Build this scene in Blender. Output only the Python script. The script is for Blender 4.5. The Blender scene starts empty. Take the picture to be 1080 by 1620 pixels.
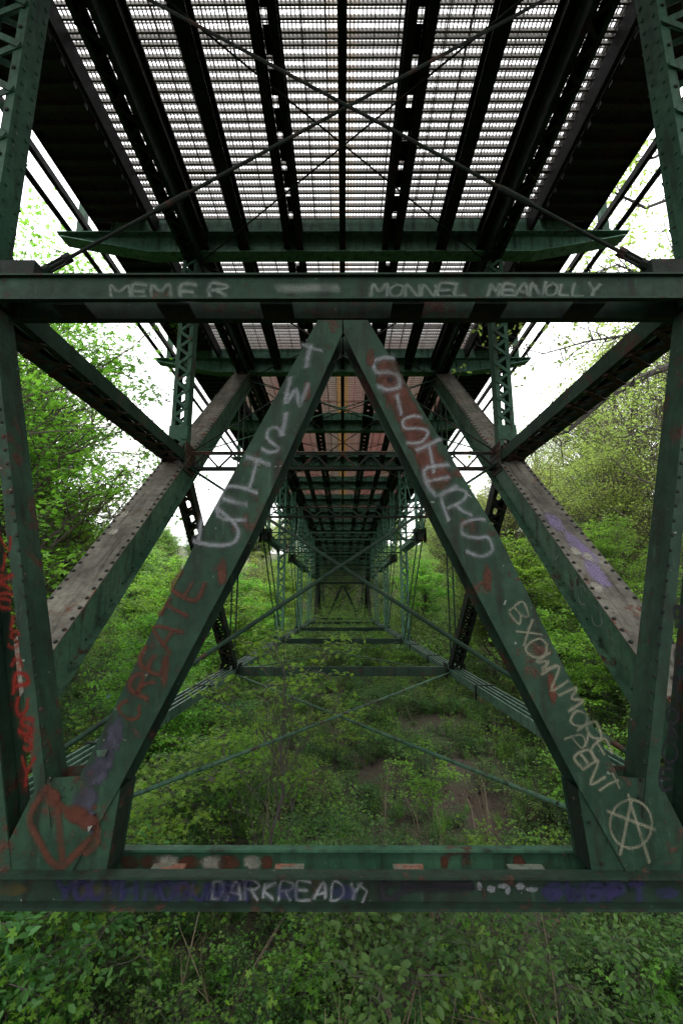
import bpy, math, random
import numpy as np
from mathutils import Vector, Matrix

scn = bpy.context.scene
col = scn.collection
R = math.radians

# ------------------------------------------------------------------ camera, sky, sun, exposure
F, PITCH = 740.0, R(10.9)                    # focal length in photo pixels (1620 tall), camera tilted up
CX, CY = 542.0, 810.0
cd = bpy.data.cameras.new('camera'); cam = bpy.data.objects.new('camera', cd); col.objects.link(cam)
cd.sensor_fit = 'VERTICAL'; cd.sensor_height = 36.0; cd.lens = F / 1620 * 36
cd.clip_start = 0.05; cd.clip_end = 2000
cam.location = (0, 0, 0); cam.rotation_euler = (R(90) + PITCH, 0, R(0.15))
scn.camera = cam

world = bpy.data.worlds.new('World'); scn.world = world; world.use_nodes = True
nt = world.node_tree; nt.nodes.clear()
wo = nt.nodes.new('ShaderNodeOutputWorld'); bg = nt.nodes.new('ShaderNodeBackground')
sky = nt.nodes.new('ShaderNodeTexSky'); sky.sky_type = 'NISHITA'; sky.sun_disc = False
SUN_EL, SUN_AZ = R(58), R(200)
sky.sun_elevation = SUN_EL; sky.sun_rotation = SUN_AZ; sky.dust_density = 4.0; sky.air_density = 1.2
hs = nt.nodes.new('ShaderNodeHueSaturation'); hs.inputs['Saturation'].default_value = 0.12
mixc = nt.nodes.new('ShaderNodeMix'); mixc.data_type = 'RGBA'
mixc.inputs[0].default_value = 0.72
mixc.inputs[7].default_value = (15.0, 15.1, 15.1, 1)       # the even cloud layer of an overcast day
nt.links.new(sky.outputs[0], hs.inputs['Color']); nt.links.new(hs.outputs[0], mixc.inputs[6])
nt.links.new(mixc.outputs[2], bg.inputs['Color']); bg.inputs['Strength'].default_value = 0.15
nt.links.new(bg.outputs[0], wo.inputs['Surface'])

sd = bpy.data.lights.new('sun', 'SUN'); sun = bpy.data.objects.new('sun', sd); col.objects.link(sun)
sd.energy = 1.2; sd.angle = R(25); sd.color = (1.0, 0.97, 0.92)
sun.rotation_euler = (R(90) - SUN_EL, 0, R(180) - SUN_AZ)

vs = scn.view_settings
vs.view_transform = 'Standard'; vs.look = 'None'; vs.gamma = 1.0; vs.use_curve_mapping = False
vs.exposure = 0.95
cy = scn.cycles
cy.max_bounces = 7; cy.diffuse_bounces = 3; cy.glossy_bounces = 2; cy.transmission_bounces = 4
cy.transparent_max_bounces = 12; cy.caustics_reflective = False; cy.caustics_refractive = False

def P(px, py, Y):                            # a point of the place seen at photo pixel (px, py), Y metres ahead
    u, v = px - CX, CY - py
    yy = F * math.cos(PITCH) - v * math.sin(PITCH); zz = F * math.sin(PITCH) + v * math.cos(PITCH)
    return Vector((u / yy * Y, Y, zz / yy * Y))

# ------------------------------------------------------------------ node helpers and materials
class NG:
    def __init__(s, name):
        s.m = bpy.data.materials.new(name); s.m.use_nodes = True; s.t = s.m.node_tree; s.t.nodes.clear()
        s.out = s.n('ShaderNodeOutputMaterial'); s.b = s.n('ShaderNodeBsdfPrincipled')
        s.l(s.b.outputs[0], s.out.inputs['Surface'])
    def n(s, k, **kw):
        x = s.t.nodes.new(k)
        for a, v in kw.items(): setattr(x, a, v)
        return x
    def l(s, a, b): s.t.links.new(a, b)
    def coord(s, scale=(1, 1, 1), out='Object'):
        tc = s.n('ShaderNodeTexCoord'); mp = s.n('ShaderNodeMapping'); mp.inputs['Scale'].default_value = scale
        s.l(tc.outputs[out], mp.inputs['Vector']); return mp.outputs[0]
    def noise(s, vec, scale, detail=4, rough=0.6):
        x = s.n('ShaderNodeTexNoise'); x.inputs['Scale'].default_value = scale; x.inputs['Detail'].default_value = detail
        x.inputs['Roughness'].default_value = rough; s.l(vec, x.inputs['Vector']); return x.outputs['Fac']
    def ramp(s, f, stops):
        x = s.n('ShaderNodeValToRGB'); e = x.color_ramp.elements
        while len(e) < len(stops): e.new(0.5)
        for i, (p, c) in enumerate(stops):
            e[i].position = p; e[i].color = (c, c, c, 1) if isinstance(c, (int, float)) else (*c, 1)
        s.l(f, x.inputs[0]); return x.outputs[0]
    def mix(s, f, a, b, mode='MIX'):
        x = s.n('ShaderNodeMix'); x.data_type = 'RGBA'; x.blend_type = mode
        for i, v in ((0, f), (6, a), (7, b)):
            if isinstance(v, (int, float)): x.inputs[i].default_value = v
            elif isinstance(v, tuple): x.inputs[i].default_value = (*v, 1)
            else: s.l(v, x.inputs[i])
        return x.outputs[2]
    def math(s, op, a, b=0.0, clamp=False):
        x = s.n('ShaderNodeMath', operation=op); x.use_clamp = clamp
        for i, v in enumerate((a, b)):
            if isinstance(v, (int, float)): x.inputs[i].default_value = v
            else: s.l(v, x.inputs[i])
        return x.outputs[0]
    def bump(s, f, strength=0.3, dist=0.01):
        x = s.n('ShaderNodeBump'); x.inputs['Strength'].default_value = strength; x.inputs['Distance'].default_value = dist
        s.l(f, x.inputs['Height']); s.l(x.outputs[0], s.b.inputs['Normal'])
    def set(s, **kw):
        for k, v in kw.items():
            k = k.replace('_', ' ')
            if hasattr(v, 'links') or hasattr(v, 'is_linked'): s.l(v, s.b.inputs[k])
            elif isinstance(v, tuple): s.b.inputs[k].default_value = (*v, 1)
            else: s.b.inputs[k].default_value = v

def steel(name, base, pale, rust=0.56, rough=0.5, rustc=(0.026, 0.0125, 0.0085), streak=(5, 5, 0.7), chalk=0.35):
    g = NG(name); co = g.coord(); st = g.coord(streak)
    n1 = g.noise(co, 1.3, 8, 0.68); n2 = g.noise(co, 5.5, 10, 0.72); n3 = g.noise(st, 2.0, 6, 0.65); n4 = g.noise(co, 42, 4, 0.65); n5 = g.noise(co, 11, 8, 0.75)
    c = g.mix(g.ramp(n1, [(0.36, 0.0), (0.62, 1.0)]), base, pale)
    c = g.mix(g.math('MULTIPLY', g.ramp(n5, [(0.42, 0.0), (0.66, 1.0)]), 0.5), c, tuple(x * 0.45 for x in base))          # old scuffs
    c = g.mix(g.math('MULTIPLY', g.ramp(n3, [(0.50, 0.0), (0.66, 1.0)]), 0.75), c, (0.006, 0.0055, 0.004))                # grime runs
    c = g.mix(g.math('MULTIPLY', g.ramp(g.noise(st, 3.7, 7, 0.7), [(0.60, 0.0), (0.72, 1.0)]), chalk), c, tuple(min(1, x * 2.3 + 0.01) for x in pale))   # chalky runs
    rm = g.math('ADD', g.math('MULTIPLY', n2, 0.62), g.math('MULTIPLY', n1, 0.38))
    rmask = g.ramp(rm, [(rust - 0.015, 0.0), (rust + 0.035, 1.0)])
    rc = g.mix(g.ramp(n4, [(0.35, 0.0), (0.65, 1.0)]), tuple(x * 0.6 for x in rustc), tuple(x * 1.7 for x in rustc))
    c = g.mix(rmask, c, rc)
    c = g.mix(g.math('MULTIPLY', g.ramp(n4, [(0.66, 0.0), (0.70, 1.0)]), 0.75), c, tuple(x * 0.8 for x in rustc))         # rust pits
    c = g.mix(g.math('MULTIPLY', g.ramp(g.noise(co, 23, 2, 0.5), [(0.74, 0.0), (0.76, 1.0)]), 0.8), c, (0.11, 0.12, 0.10))  # chips to bare primer
    g.set(Base_Color=c, Roughness=g.ramp(n2, [(0.3, rough), (0.7, rough + 0.25)]), Specular_IOR_Level=0.10 if sum(pale) > 0.04 else 0.08)
    g.bump(g.math('ADD', g.math('MULTIPLY', rmask, 0.6), g.math('ADD', g.math('MULTIPLY', n4, 0.5), g.math('MULTIPLY', n2, 0.8))), 0.45, 0.006)
    return g.m

M = {}
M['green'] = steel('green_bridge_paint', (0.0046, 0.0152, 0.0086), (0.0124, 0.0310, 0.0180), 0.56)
M['greenlit'] = steel('lit_green_paint', (0.010, 0.036, 0.020), (0.021, 0.057, 0.033), 0.58, 0.42)  # paler copy of the bridge green, lit look put into the colour
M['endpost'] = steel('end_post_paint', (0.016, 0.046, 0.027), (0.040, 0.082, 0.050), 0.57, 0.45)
M['dark'] = steel('dark_green_paint', (0.0035, 0.0065, 0.0045), (0.008, 0.013, 0.009), 0.545)  # darkened green; shade of leg webs and gusset sides put into the colour
M['beam'] = steel('pale_lit_green_paint', (0.045, 0.115, 0.078), (0.070, 0.160, 0.110), 0.60, 0.42)  # paler green for floor beams and far members, lit look put into the colour
M['rusty'] = steel('rusted_green_paint', (0.014, 0.020, 0.014), (0.03, 0.022, 0.016), 0.46)
M['cover'] = steel('weathered_grey_plate', (0.036, 0.033, 0.026), (0.105, 0.100, 0.080), 0.56, 0.6, (0.05, 0.022, 0.013), (7, 0.6, 0.6), 0.25)
M['soffit'] = steel('dark_deck_plate', (0.016, 0.020, 0.018), (0.030, 0.030, 0.026), 0.54)  # dark grey-green plate under the footways
M['paleplate'] = steel('pale_plate', (0.045, 0.058, 0.044), (0.075, 0.080, 0.064), 0.50, 0.6, (0.07, 0.032, 0.02))  # pale plate; on the cross strut it paints in the lit top

def grating_mat():
    g = NG('rusty_open_grating'); co = g.coord()
    n1 = g.noise(co, 0.5, 3); n2 = g.noise(co, 4, 5)
    sx = g.n('ShaderNodeSeparateXYZ'); g.l(g.coord((1, 1, 1)), sx.inputs[0])
    geo = g.n('ShaderNodeNewGeometry'); sw = g.n('ShaderNodeSeparateXYZ'); g.l(geo.outputs['Position'], sw.inputs[0])
    old = g.math('ADD', g.ramp(g.math('MULTIPLY', sw.outputs[1], 0.02), [(0.23, 0.0), (0.30, 1.0)]), 0.0)      # panels past the second floor beam keep red lead primer
    grey = g.mix(n2, (0.10, 0.098, 0.092), (0.22, 0.20, 0.18))
    red = g.mix(g.ramp(n1, [(0.4, 0.0), (0.62, 1.0)]), (0.26, 0.105, 0.085), (0.20, 0.15, 0.11))
    c = g.mix(old, grey, red)
    c = g.mix(g.ramp(n2, [(0.5, 0.0), (0.7, 0.7)]), c, (0.05, 0.032, 0.025))
    ax = g.math('ABSOLUTE', sw.outputs[0])
    c = g.mix(g.math('MULTIPLY', g.math('LESS_THAN', ax, 0.20), g.ramp(old, [(0.0, 0.25), (1.0, 1.0)])), c, (0.26, 0.14, 0.025))    # yellow road centre line
    g.set(Base_Color=c, Roughness=0.65); return g.m
M['grating'] = grating_mat()

def plain(name, c, rough=0.7):
    g = NG(name); co = g.coord(); n = g.noise(co, 6, 6)
    g.set(Base_Color=g.mix(n, tuple(x * 0.7 for x in c), tuple(x * 1.25 for x in c)), Roughness=rough)
    g.bump(g.noise(co, 30, 4), 0.3, 0.01); return g.m
M['concrete'] = plain('weathered_concrete', (0.15, 0.145, 0.13), 0.85)
M['bark'] = plain('grey_brown_bark', (0.062, 0.050, 0.040), 0.9)
M['darkbark'] = plain('dark_wet_bark', (0.030, 0.025, 0.021), 0.9)
M['peel'] = plain('curled_paint_flake', (0.055, 0.058, 0.046), 0.7)

def spray(name, c, opacity=0.85):
    g = NG(name); co = g.coord()
    at = g.n('ShaderNodeAttribute'); at.attribute_name = 'edge'
    n = g.noise(co, 26, 5, 0.7)
    a = g.math('SUBTRACT', 1.0, at.outputs['Fac'])
    a = g.ramp(g.math('ADD', a, g.math('MULTIPLY', g.math('SUBTRACT', n, 0.5), 0.55)), [(0.10, 0.0), (0.75, 1.0)])
    fade = g.ramp(g.noise(co, 7, 4, 0.6), [(0.34, 0.40), (0.56, 1.0)])
    a = g.math('MULTIPLY', g.math('MULTIPLY', a, opacity), fade)
    g.set(Base_Color=c, Roughness=0.7, Specular_IOR_Level=0.12, Alpha=a); return g.m
M['spray_white'] = spray('white_spray_paint', (0.16, 0.17, 0.18), 0.46)
M['spray_tan'] = spray('tan_spray_paint', (0.14, 0.138, 0.098), 0.46)
M['spray_rust'] = spray('rust_red_spray_paint', (0.046, 0.015, 0.009), 0.75)
M['spray_red'] = spray('red_spray_paint', (0.13, 0.012, 0.008), 0.9)
M['spray_blue'] = spray('blue_spray_paint', (0.016, 0.014, 0.048), 0.5)
M['spray_black'] = spray('black_spray_paint', (0.008, 0.008, 0.010), 0.95)
M['spray_violet'] = spray('violet_spray_paint', (0.13, 0.10, 0.19), 0.5)
M['spray_slate'] = spray('bared_slate_primer', (0.020, 0.021, 0.029), 1.0)
M['spray_brown'] = spray('rust_stain', (0.040, 0.0145, 0.0085), 0.92)
M['spray_green'] = spray('dull_green_touch_up', (0.11, 0.13, 0.115), 0.55)
M['spray_bare'] = spray('bared_pale_primer', (0.15, 0.145, 0.12), 0.9)
M['spray_yellow'] = spray('ochre_spray_paint', (0.06, 0.042, 0.010), 0.4)

def leaf_mat(name, c1, c2, trans=0.45):
    g = NG(name)
    at = g.n('ShaderNodeAttribute'); at.attribute_name = 'tint'
    oi = g.n('ShaderNodeObjectInfo')
    c = g.mix(at.outputs['Fac'], c1, c2)
    h = g.n('ShaderNodeHueSaturation'); g.l(c, h.inputs['Color'])
    g.l(g.math('ADD', g.math('MULTIPLY', oi.outputs['Random'], 0.04), 0.48), h.inputs['Hue'])
    g.l(g.math('ADD', g.math('MULTIPLY', oi.outputs['Random'], 0.5), 0.8), h.inputs['Value'])
    g.set(Base_Color=h.outputs[0], Roughness=0.5, Specular_IOR_Level=0.3)
    tr = g.n('ShaderNodeBsdfTranslucent')
    hb = g.n('ShaderNodeHueSaturation'); g.l(h.outputs[0], hb.inputs['Color']); hb.inputs['Hue'].default_value = 0.493
    hb.inputs['Saturation'].default_value = 1.03; hb.inputs['Value'].default_value = 1.7
    g.l(hb.outputs[0], tr.inputs['Color'])
    mx = g.n('ShaderNodeMixShader'); mx.inputs[0].default_value = trans
    g.l(g.b.outputs[0], mx.inputs[1]); g.l(tr.outputs[0], mx.inputs[2]); g.l(mx.outputs[0], g.out.inputs['Surface'])
    return g.m
M['leaf_maple'] = leaf_mat('maple_leaf', (0.070, 0.172, 0.020), (0.150, 0.290, 0.034), 0.55)
M['leaf_mid'] = leaf_mat('broad_leaf', (0.062, 0.142, 0.028), (0.130, 0.235, 0.048), 0.52)
M['leaf_bud'] = leaf_mat('young_yellow_leaf', (0.125, 0.195, 0.038), (0.22, 0.300, 0.075), 0.58)
M['leaf_under'] = leaf_mat('undergrowth_leaf', (0.023, 0.076, 0.017), (0.072, 0.158, 0.034), 0.44)

def ground_mat():
    g = NG('leaf_litter_soil'); co = g.coord()
    n1 = g.noise(co, 0.5, 6); n2 = g.noise(co, 7, 8, 0.7); n3 = g.noise(co, 26, 5, 0.7)
    c = g.mix(n3, (0.016, 0.011, 0.008), (0.085, 0.058, 0.040))
    c = g.mix(g.math('MULTIPLY', g.ramp(n2, [(0.4, 0.0), (0.65, 1.0)]), 0.6), c, (0.05, 0.033, 0.024))
    c = g.mix(g.math('MULTIPLY', g.ramp(n1, [(0.45, 0.0), (0.6, 1.0)]), 0.7), c, (0.035, 0.058, 0.020))
    g.set(Base_Color=c, Roughness=0.95); g.bump(g.math('ADD', n2, n3), 0.8, 0.05); return g.m
M['ground'] = ground_mat()

# ------------------------------------------------------------------ mesh building
class MB:
    def __init__(s): s.v = []; s.f = []; s.e = None
    def box8(s, p):
        i = len(s.v); s.v += [tuple(x) for x in p]
        for q in ((0, 3, 2, 1), (4, 5, 6, 7), (0, 1, 5, 4), (1, 2, 6, 5), (2, 3, 7, 6), (3, 0, 4, 7)): s.f.append(tuple(i + k for k in q))
    def box(s, x0, x1, y0, y1, z0, z1):
        s.box8([(x0, y0, z0), (x1, y0, z0), (x1, y1, z0), (x0, y1, z0), (x0, y0, z1), (x1, y0, z1), (x1, y1, z1), (x0, y1, z1)])
    def bar(s, p, q, side, rects):           # rects (s0,s1,t0,t1) extruded from p to q; t = d x side flipped to point up / along hint
        p, q = Vector(p), Vector(q); d = (q - p).normalized(); sv = Vector(side); sv = (sv - d * sv.dot(d)).normalized(); t = sv.cross(d)
        for (a, b, c, e) in rects:
            s.box8([o + sv * x + t * y for o in (p, q) for (x, y) in ((a, c), (b, c), (b, e), (a, e))])
    def tube(s, pts, radii, n=6):
        rings = []; pts = [Vector(p) for p in pts]
        for k, p in enumerate(pts):
            d = (pts[min(k + 1, len(pts) - 1)] - pts[max(k - 1, 0)]).normalized()
            a = d.cross(Vector((0.13, 0.31, 0.94)) if abs(d.z) < 0.9 else Vector((1, 0.1, 0))).normalized(); b = d.cross(a)
            r = radii[k] if isinstance(radii, (list, tuple)) else radii
            i = len(s.v); rings.append(i)
            s.v += [tuple(p + a * (r * math.cos(2 * math.pi * j / n)) + b * (r * math.sin(2 * math.pi * j / n))) for j in range(n)]
        for i, j in zip(rings, rings[1:]):
            for k in range(n): s.f.append((i + k, i + (k + 1) % n, j + (k + 1) % n, j + k))
        s.f.append(tuple(rings[0] + k for k in reversed(range(n)))); s.f.append(tuple(rings[-1] + k for k in range(n)))
    def prism(s, poly, off):                 # polygon (3-D points) extruded by the vector off
        n = len(poly); i = len(s.v); off = Vector(off)
        s.v += [tuple(p) for p in poly] + [tuple(Vector(p) + off) for p in poly]
        s.f.append(tuple(i + k for k in range(n))); s.f.append(tuple(i + n + k for k in reversed(range(n))))
        for k in range(n): s.f.append((i + k, i + n + k, i + n + (k + 1) % n, i + (k + 1) % n))
    def dome(s, p, nrm, r=0.02):
        p = Vector(p); nrm = Vector(nrm).normalized(); a = nrm.cross(Vector((0.3, 0.5, 0.81))).normalized(); b = nrm.cross(a); i = len(s.v)
        for rr, h in ((r, 0.0), (r * 0.75, r * 0.55)):
            s.v += [tuple(p + nrm * h + (a * math.cos(t) + b * math.sin(t)) * rr) for t in [k * math.pi / 3 for k in range(6)]]
        for k in range(6): s.f.append((i + k, i + (k + 1) % 6, i + 6 + (k + 1) % 6, i + 6 + k))
        s.f.append(tuple(i + 6 + k for k in range(6)))
    def ribbon(s, pts, w, up, soft=0.0):               # soft-edged sprayed line lying on a surface, up = surface normal
        if s.e is None: s.e = []; s.lay = 0
        s.lay += 1; up = Vector(up).normalized(); pts = [Vector(p) + up * (s.lay * 0.00025) for p in pts]; rows = []
        if len(pts) > 1:
            d0 = (pts[0] - pts[1]).normalized() * w * 0.4; d1 = (pts[-1] - pts[-2]).normalized() * w * 0.4
            pts = [pts[0] + d0] + pts + [pts[-1] + d1]
        for k, p in enumerate(pts):
            d = pts[min(k + 1, len(pts) - 1)] - pts[max(k - 1, 0)]; n = d.cross(up).normalized() * (w * 0.60); i = len(s.v)
            s.v += [tuple(p - n), tuple(p), tuple(p + n)]
            en = 1.0 if k in (0, len(pts) - 1) else soft
            s.e += [1.0, en, 1.0]; rows.append(i)
        for i, j in zip(rows, rows[1:]): s.f += [(i, i + 1, j + 1, j), (i + 1, i + 2, j + 2, j + 1)]
    def blob(s, c, ax, ay, seed=0, n=18):    # soft-edged patch of paint
        if s.e is None: s.e = []; s.lay = 0
        s.lay += 1; rg = random.Random(seed); i = len(s.v); c = Vector(c); ax = Vector(ax); ay = Vector(ay); nn = ax.cross(ay).normalized()
        c = c + nn * (s.lay * 0.00025 * (1 if nn.dot(c) < 0 else -1))
        s.v.append(tuple(c)); s.e.append(0.0)
        for rad, ed in ((0.6, 0.2), (1.0, 1.0)):
            for k in range(n):
                t = 2 * math.pi * k / n; r = rad * (1 + (rg.random() - 0.5) * 0.35)
                s.v.append(tuple(c + ax * (r * math.cos(t)) + ay * (r * math.sin(t)))); s.e.append(ed)
        for k in range(n):
            k2 = (k + 1) % n
            s.f += [(i, i + 1 + k, i + 1 + k2), (i + 1 + k, i + 1 + n + k, i + 1 + n + k2, i + 1 + k2)]
    def mesh(s, name):
        m = bpy.data.meshes.new(name); m.from_pydata(s.v, [], s.f); m.update()
        if s.e is not None:
            a = m.attributes.new('edge', 'FLOAT', 'POINT'); a.data.foreach_set('value', s.e)
        return m

def link(o, parent=None):
    col.objects.link(o)
    if parent is not None:
        o.parent = parent
        if parent.type == 'EMPTY' and o.type == 'MESH' and parent.get('absolute'): o.matrix_parent_inverse = Matrix.Translation(-parent.location)
    return o
def put(name, mb, mat, parent=None, kind=None, label=None):
    me = mb.mesh(name) if isinstance(mb, MB) else mb
    if not me.materials: me.materials.append(M[mat] if isinstance(mat, str) else mat)
    o = link(bpy.data.objects.new(name, me), parent)
    if kind: o['kind'] = kind
    if label: o['label'] = label
    return o
def tag(o, label, cat, group=None, kind=None):
    o['label'] = label; o['category'] = cat
    if group: o['group'] = group
    if kind: o['kind'] = kind
    return o
def empty(name, loc):
    o = bpy.data.objects.new(name, None); o.location = loc; o.empty_display_size = 0.3; col.objects.link(o); return o
X3, Y3, Z3 = Vector((1, 0, 0)), Vector((0, 1, 0)), Vector((0, 0, 1))

# ------------------------------------------------------------------ ground
def smooth(a, b, x):
    t = np.clip((x - a) / (b - a), 0, 1); return t * t * (3 - 2 * t)
def ground_z(x, y):
    x = np.asarray(x, float); y = np.asarray(y, float)
    z = -4.85 + 0.0 * x
    z = z + 0.40 * np.maximum(0, x - 5.5) * smooth(4, 14, y) * (1 - 0.5 * smooth(25, 60, x))
    z = z + 0.10 * np.maximum(0, -x - 7)
    z = z + 0.035 * np.maximum(0, y - 10) + 0.08 * np.maximum(0, y - 64) + 0.42 * np.clip(y - 66, 0, 24) * np.exp(-(x / 16.0) ** 2)
    z = z - 0.9 * np.exp(-((x + 1.5 + 0.15 * (y - 12)) / 3.0) ** 2) * smooth(8, 20, y) * (1 - smooth(50, 60, y))
    z = z + 0.22 * np.sin(x * 0.9 + y * 0.35) * np.sin(y * 0.6 - x * 0.2) + 0.10 * np.sin(x * 2.3 + 1) * np.sin(y * 1.9)
    z = z - 0.15 * np.maximum(0, -y)*0
    return z
xs = np.concatenate([np.linspace(-400, -42, 20), np.linspace(-40, 40, 161), np.linspace(42, 400, 20)])
ys = np.concatenate([np.linspace(-120, -12, 10), np.linspace(-10, 80, 181), np.linspace(84, 500, 30)])
gx, gy = np.meshgrid(xs, ys); gz = np.minimum(ground_z(gx, gy), 34 + 0.02 * gy)
gv = np.stack([gx, gy, gz], -1).reshape(-1, 3); nx, ny = len(xs), len(ys)
ii = np.arange(nx * ny).reshape(ny, nx)
gf = np.stack([ii[:-1, :-1], ii[:-1, 1:], ii[1:, 1:], ii[1:, :-1]], -1).reshape(-1, 4)
def np_mesh(name, v, f, tint=None):
    m = bpy.data.meshes.new(name); k = f.shape[1]
    m.vertices.add(len(v)); m.vertices.foreach_set('co', np.ascontiguousarray(v, dtype=np.float32).ravel())
    m.loops.add(f.size); m.loops.foreach_set('vertex_index', np.ascontiguousarray(f, dtype=np.int32).ravel())
    m.polygons.add(len(f)); m.polygons.foreach_set('loop_start', np.arange(0, f.size, k, dtype=np.int32))
    m.polygons.foreach_set('loop_total', np.full(len(f), k, dtype=np.int32))
    if tint is not None:
        a = m.attributes.new('tint', 'FLOAT', 'FACE'); a.data.foreach_set('value', np.ascontiguousarray(tint, dtype=np.float32))
    m.update(calc_edges=True); m.validate(); return m
gm = np_mesh('ground', gv, gf); gm.polygons.foreach_set('use_smooth', np.ones(len(gf), bool))
put('ground', gm, 'ground', kind='structure')

# ------------------------------------------------------------------ the bridge
PL, YF = 4.64, 3.14                           # panel length, distance of the first pier frame
def FB(n): return YF + PL * n
XT = 2.83                                     # half the distance between the two trusses
ZB, ZM, ZC0, ZC1 = -1.72, 2.42, 6.26, 6.58    # bottom chord, middle node, top chord bottom and top
NF, NB, NL = -1, 12, 17                       # first floor beam behind the camera, far pier, last floor beam
bridge = empty('truss_bridge', (0, FB(6), -1.72)); bridge['absolute'] = 1
tag(bridge, 'green riveted steel truss bridge with open grating deck, seen from beneath', 'bridge')

# --- deck: open grating on stringers on floor beams
def beam_i(mb, p, q, w, h, tf=0.018, tw=0.014):   # I section standing on p-q, height upward
    d = (Vector(q) - Vector(p)).normalized(); s = d.cross(Z3).normalized()
    mb.bar(p, q, -s, [(-w / 2, w / 2, 0, tf), (-tw / 2, tw / 2, tf, h - tf), (-w / 2, w / 2, h - tf, h)])
GZ = 7.17
def floor_beam_mesh():
    m = MB(); b0, t0 = 6.42, 6.86
    m.box(-5.38, 5.38, -0.15, 0.15, t0 - 0.02, t0)
    prof = [(-5.3, t0 - 0.08), (-4.55, 6.62), (-3.6, b0 + 0.02), (3.6, b0 + 0.02), (4.55, 6.62), (5.3, t0 - 0.08), (5.3, t0 - 0.02), (-5.3, t0 - 0.02)]
    m.prism([(x, -0.008, z) for x, z in prof], (0, 0.016, 0))
    m.box(-3.6, 3.6, -0.14, 0.14, b0, b0 + 0.02)
    for s in (-1, 1):
        m.bar((s * 3.6, 0, b0 + 0.01), (s * 4.55, 0, 6.61), Y3, [(-0.14, 0.14, -0.01, 0.01)])
        m.bar((s * 4.55, 0, 6.61), (s * 5.3, 0, t0 - 0.09), Y3, [(-0.14, 0.14, -0.01, 0.01)])
    return m.mesh('floor_beam')
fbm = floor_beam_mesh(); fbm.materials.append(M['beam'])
stm = MB()
for x in np.arange(-3.3, 3.31, 1.1):
    if abs(abs(x) - XT) > 0.2:
        for s in (-1, 1): stm.box(x - 0.04, x + 0.04, s * 0.008, s * 0.02, 6.442, 6.838)
        for k in range(6):
            stm.dome((x - 0.02, -0.02, 6.48 + 0.065 * k), (0, -1, 0), 0.016)
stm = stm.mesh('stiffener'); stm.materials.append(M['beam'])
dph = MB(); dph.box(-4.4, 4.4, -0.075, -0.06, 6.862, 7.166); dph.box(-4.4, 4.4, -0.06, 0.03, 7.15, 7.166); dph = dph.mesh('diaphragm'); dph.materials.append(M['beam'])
rpm = MB()
for s in (-1, 1): rpm.box(s * 5.0 - 0.07, s * 5.0 + 0.07, -0.06, 0.06, 6.862, 8.2); rpm.box(s * 5.0 - 0.085, s * 5.0 + 0.085, -0.075, -0.061, 6.862, 7.3)
for n in range(NF, NL + 1):
    o = put('floor_beam', fbm, None, bridge); o.location.y = FB(n)
    if n <= 8: put('stiffener', stm, None, o, kind='stuff')
    put('diaphragm', dph, None, o)
rpmesh = {}
for s in (-1, 1):
    m = MB(); m.box(s * 5.0 - 0.07, s * 5.0 + 0.07, -0.06, 0.06, 6.862, 8.25); rpmesh[s] = m.mesh('railing_post'); rpmesh[s].materials.append(M['greenlit'])
    for n in range(NF, NL + 1):
        o = put('railing_post', rpmesh[s], None, bridge); o.location.y = FB(n)
    m = MB(); m.box(s * 4.88 if s > 0 else -4.96, s * 4.96 if s > 0 else -4.88, FB(NF), FB(NL), 7.02, 7.14); put('guard_rail', m, 'dark', bridge)
    m = MB(); m.box(s * 4.99 - 0.03, s * 4.99 + 0.03, FB(NF), FB(NL), 8.25, 8.32); put('guard_rail', m, 'dark', bridge)
    m = MB(); m.tube([(s * 5.17, FB(NF), 6.915), (s * 5.17, FB(NL), 6.915)], 0.05, 8); put('conduit_pipe', m, 'dark', bridge)
# stringers, one set per panel
def stringer(kind):
    m = MB()
    if kind == 'single': beam_i(m, (0, 0.0, 6.862), (0, PL, 6.862), 0.11, 0.305)
    if kind == 'mid': beam_i(m, (0, 0.0, 6.862), (0, PL, 6.862), 0.2, 0.305)
    if kind == 'edge':
        m.box(-0.06, -0.045, 0, PL, 6.85, 7.166); m.box(-0.045, 0.005, 0, PL, 6.85, 6.866); m.box(-0.045, 0.06, 0, PL, 7.15, 7.166)
    if kind == 'twin':
        for s in (-1, 1): beam_i(m, (s * 0.115, 0.0, 6.862), (s * 0.115, PL, 6.862), 0.115, 0.305)
    return m.mesh('stringer')
SM = {k: stringer(k) for k in ('single', 'mid', 'edge', 'twin')}
M['strut'] = steel('shaded_strut_paint', (0.0038, 0.0105, 0.0065), (0.0105, 0.0225, 0.0140), 0.55)  # darkened green, the flange's shade put into the bottom strut's colour
M['chord'] = steel('pale_chord_paint', (0.026, 0.060, 0.041), (0.055, 0.098, 0.070), 0.59, 0.4)
M['edge_dark'] = steel('darkest_stringer_paint', (0.0035, 0.004, 0.0035), (0.006, 0.007, 0.006), 0.58)  # near-black colour kept for the edge stringers
for k_, me in SM.items(): me.materials.append(M['edge_dark' if k_ == 'edge' else 'dark'])
bp = MB(); bp.box(-0.057, 0.057, -0.16, 0.16, 6.866, 6.878); bp = bp.mesh('batten_plate'); bp.materials.append(M['dark'])
bpj = MB()
for k in range(10):
    y = 0.0 + PL * k / 9.5; bpj.box(-0.057, 0.057, y - 0.16, y + 0.16, 6.866, 6.878)
bpj = bpj.mesh('batten_plate'); bpj.materials.append(M['dark'])
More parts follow.
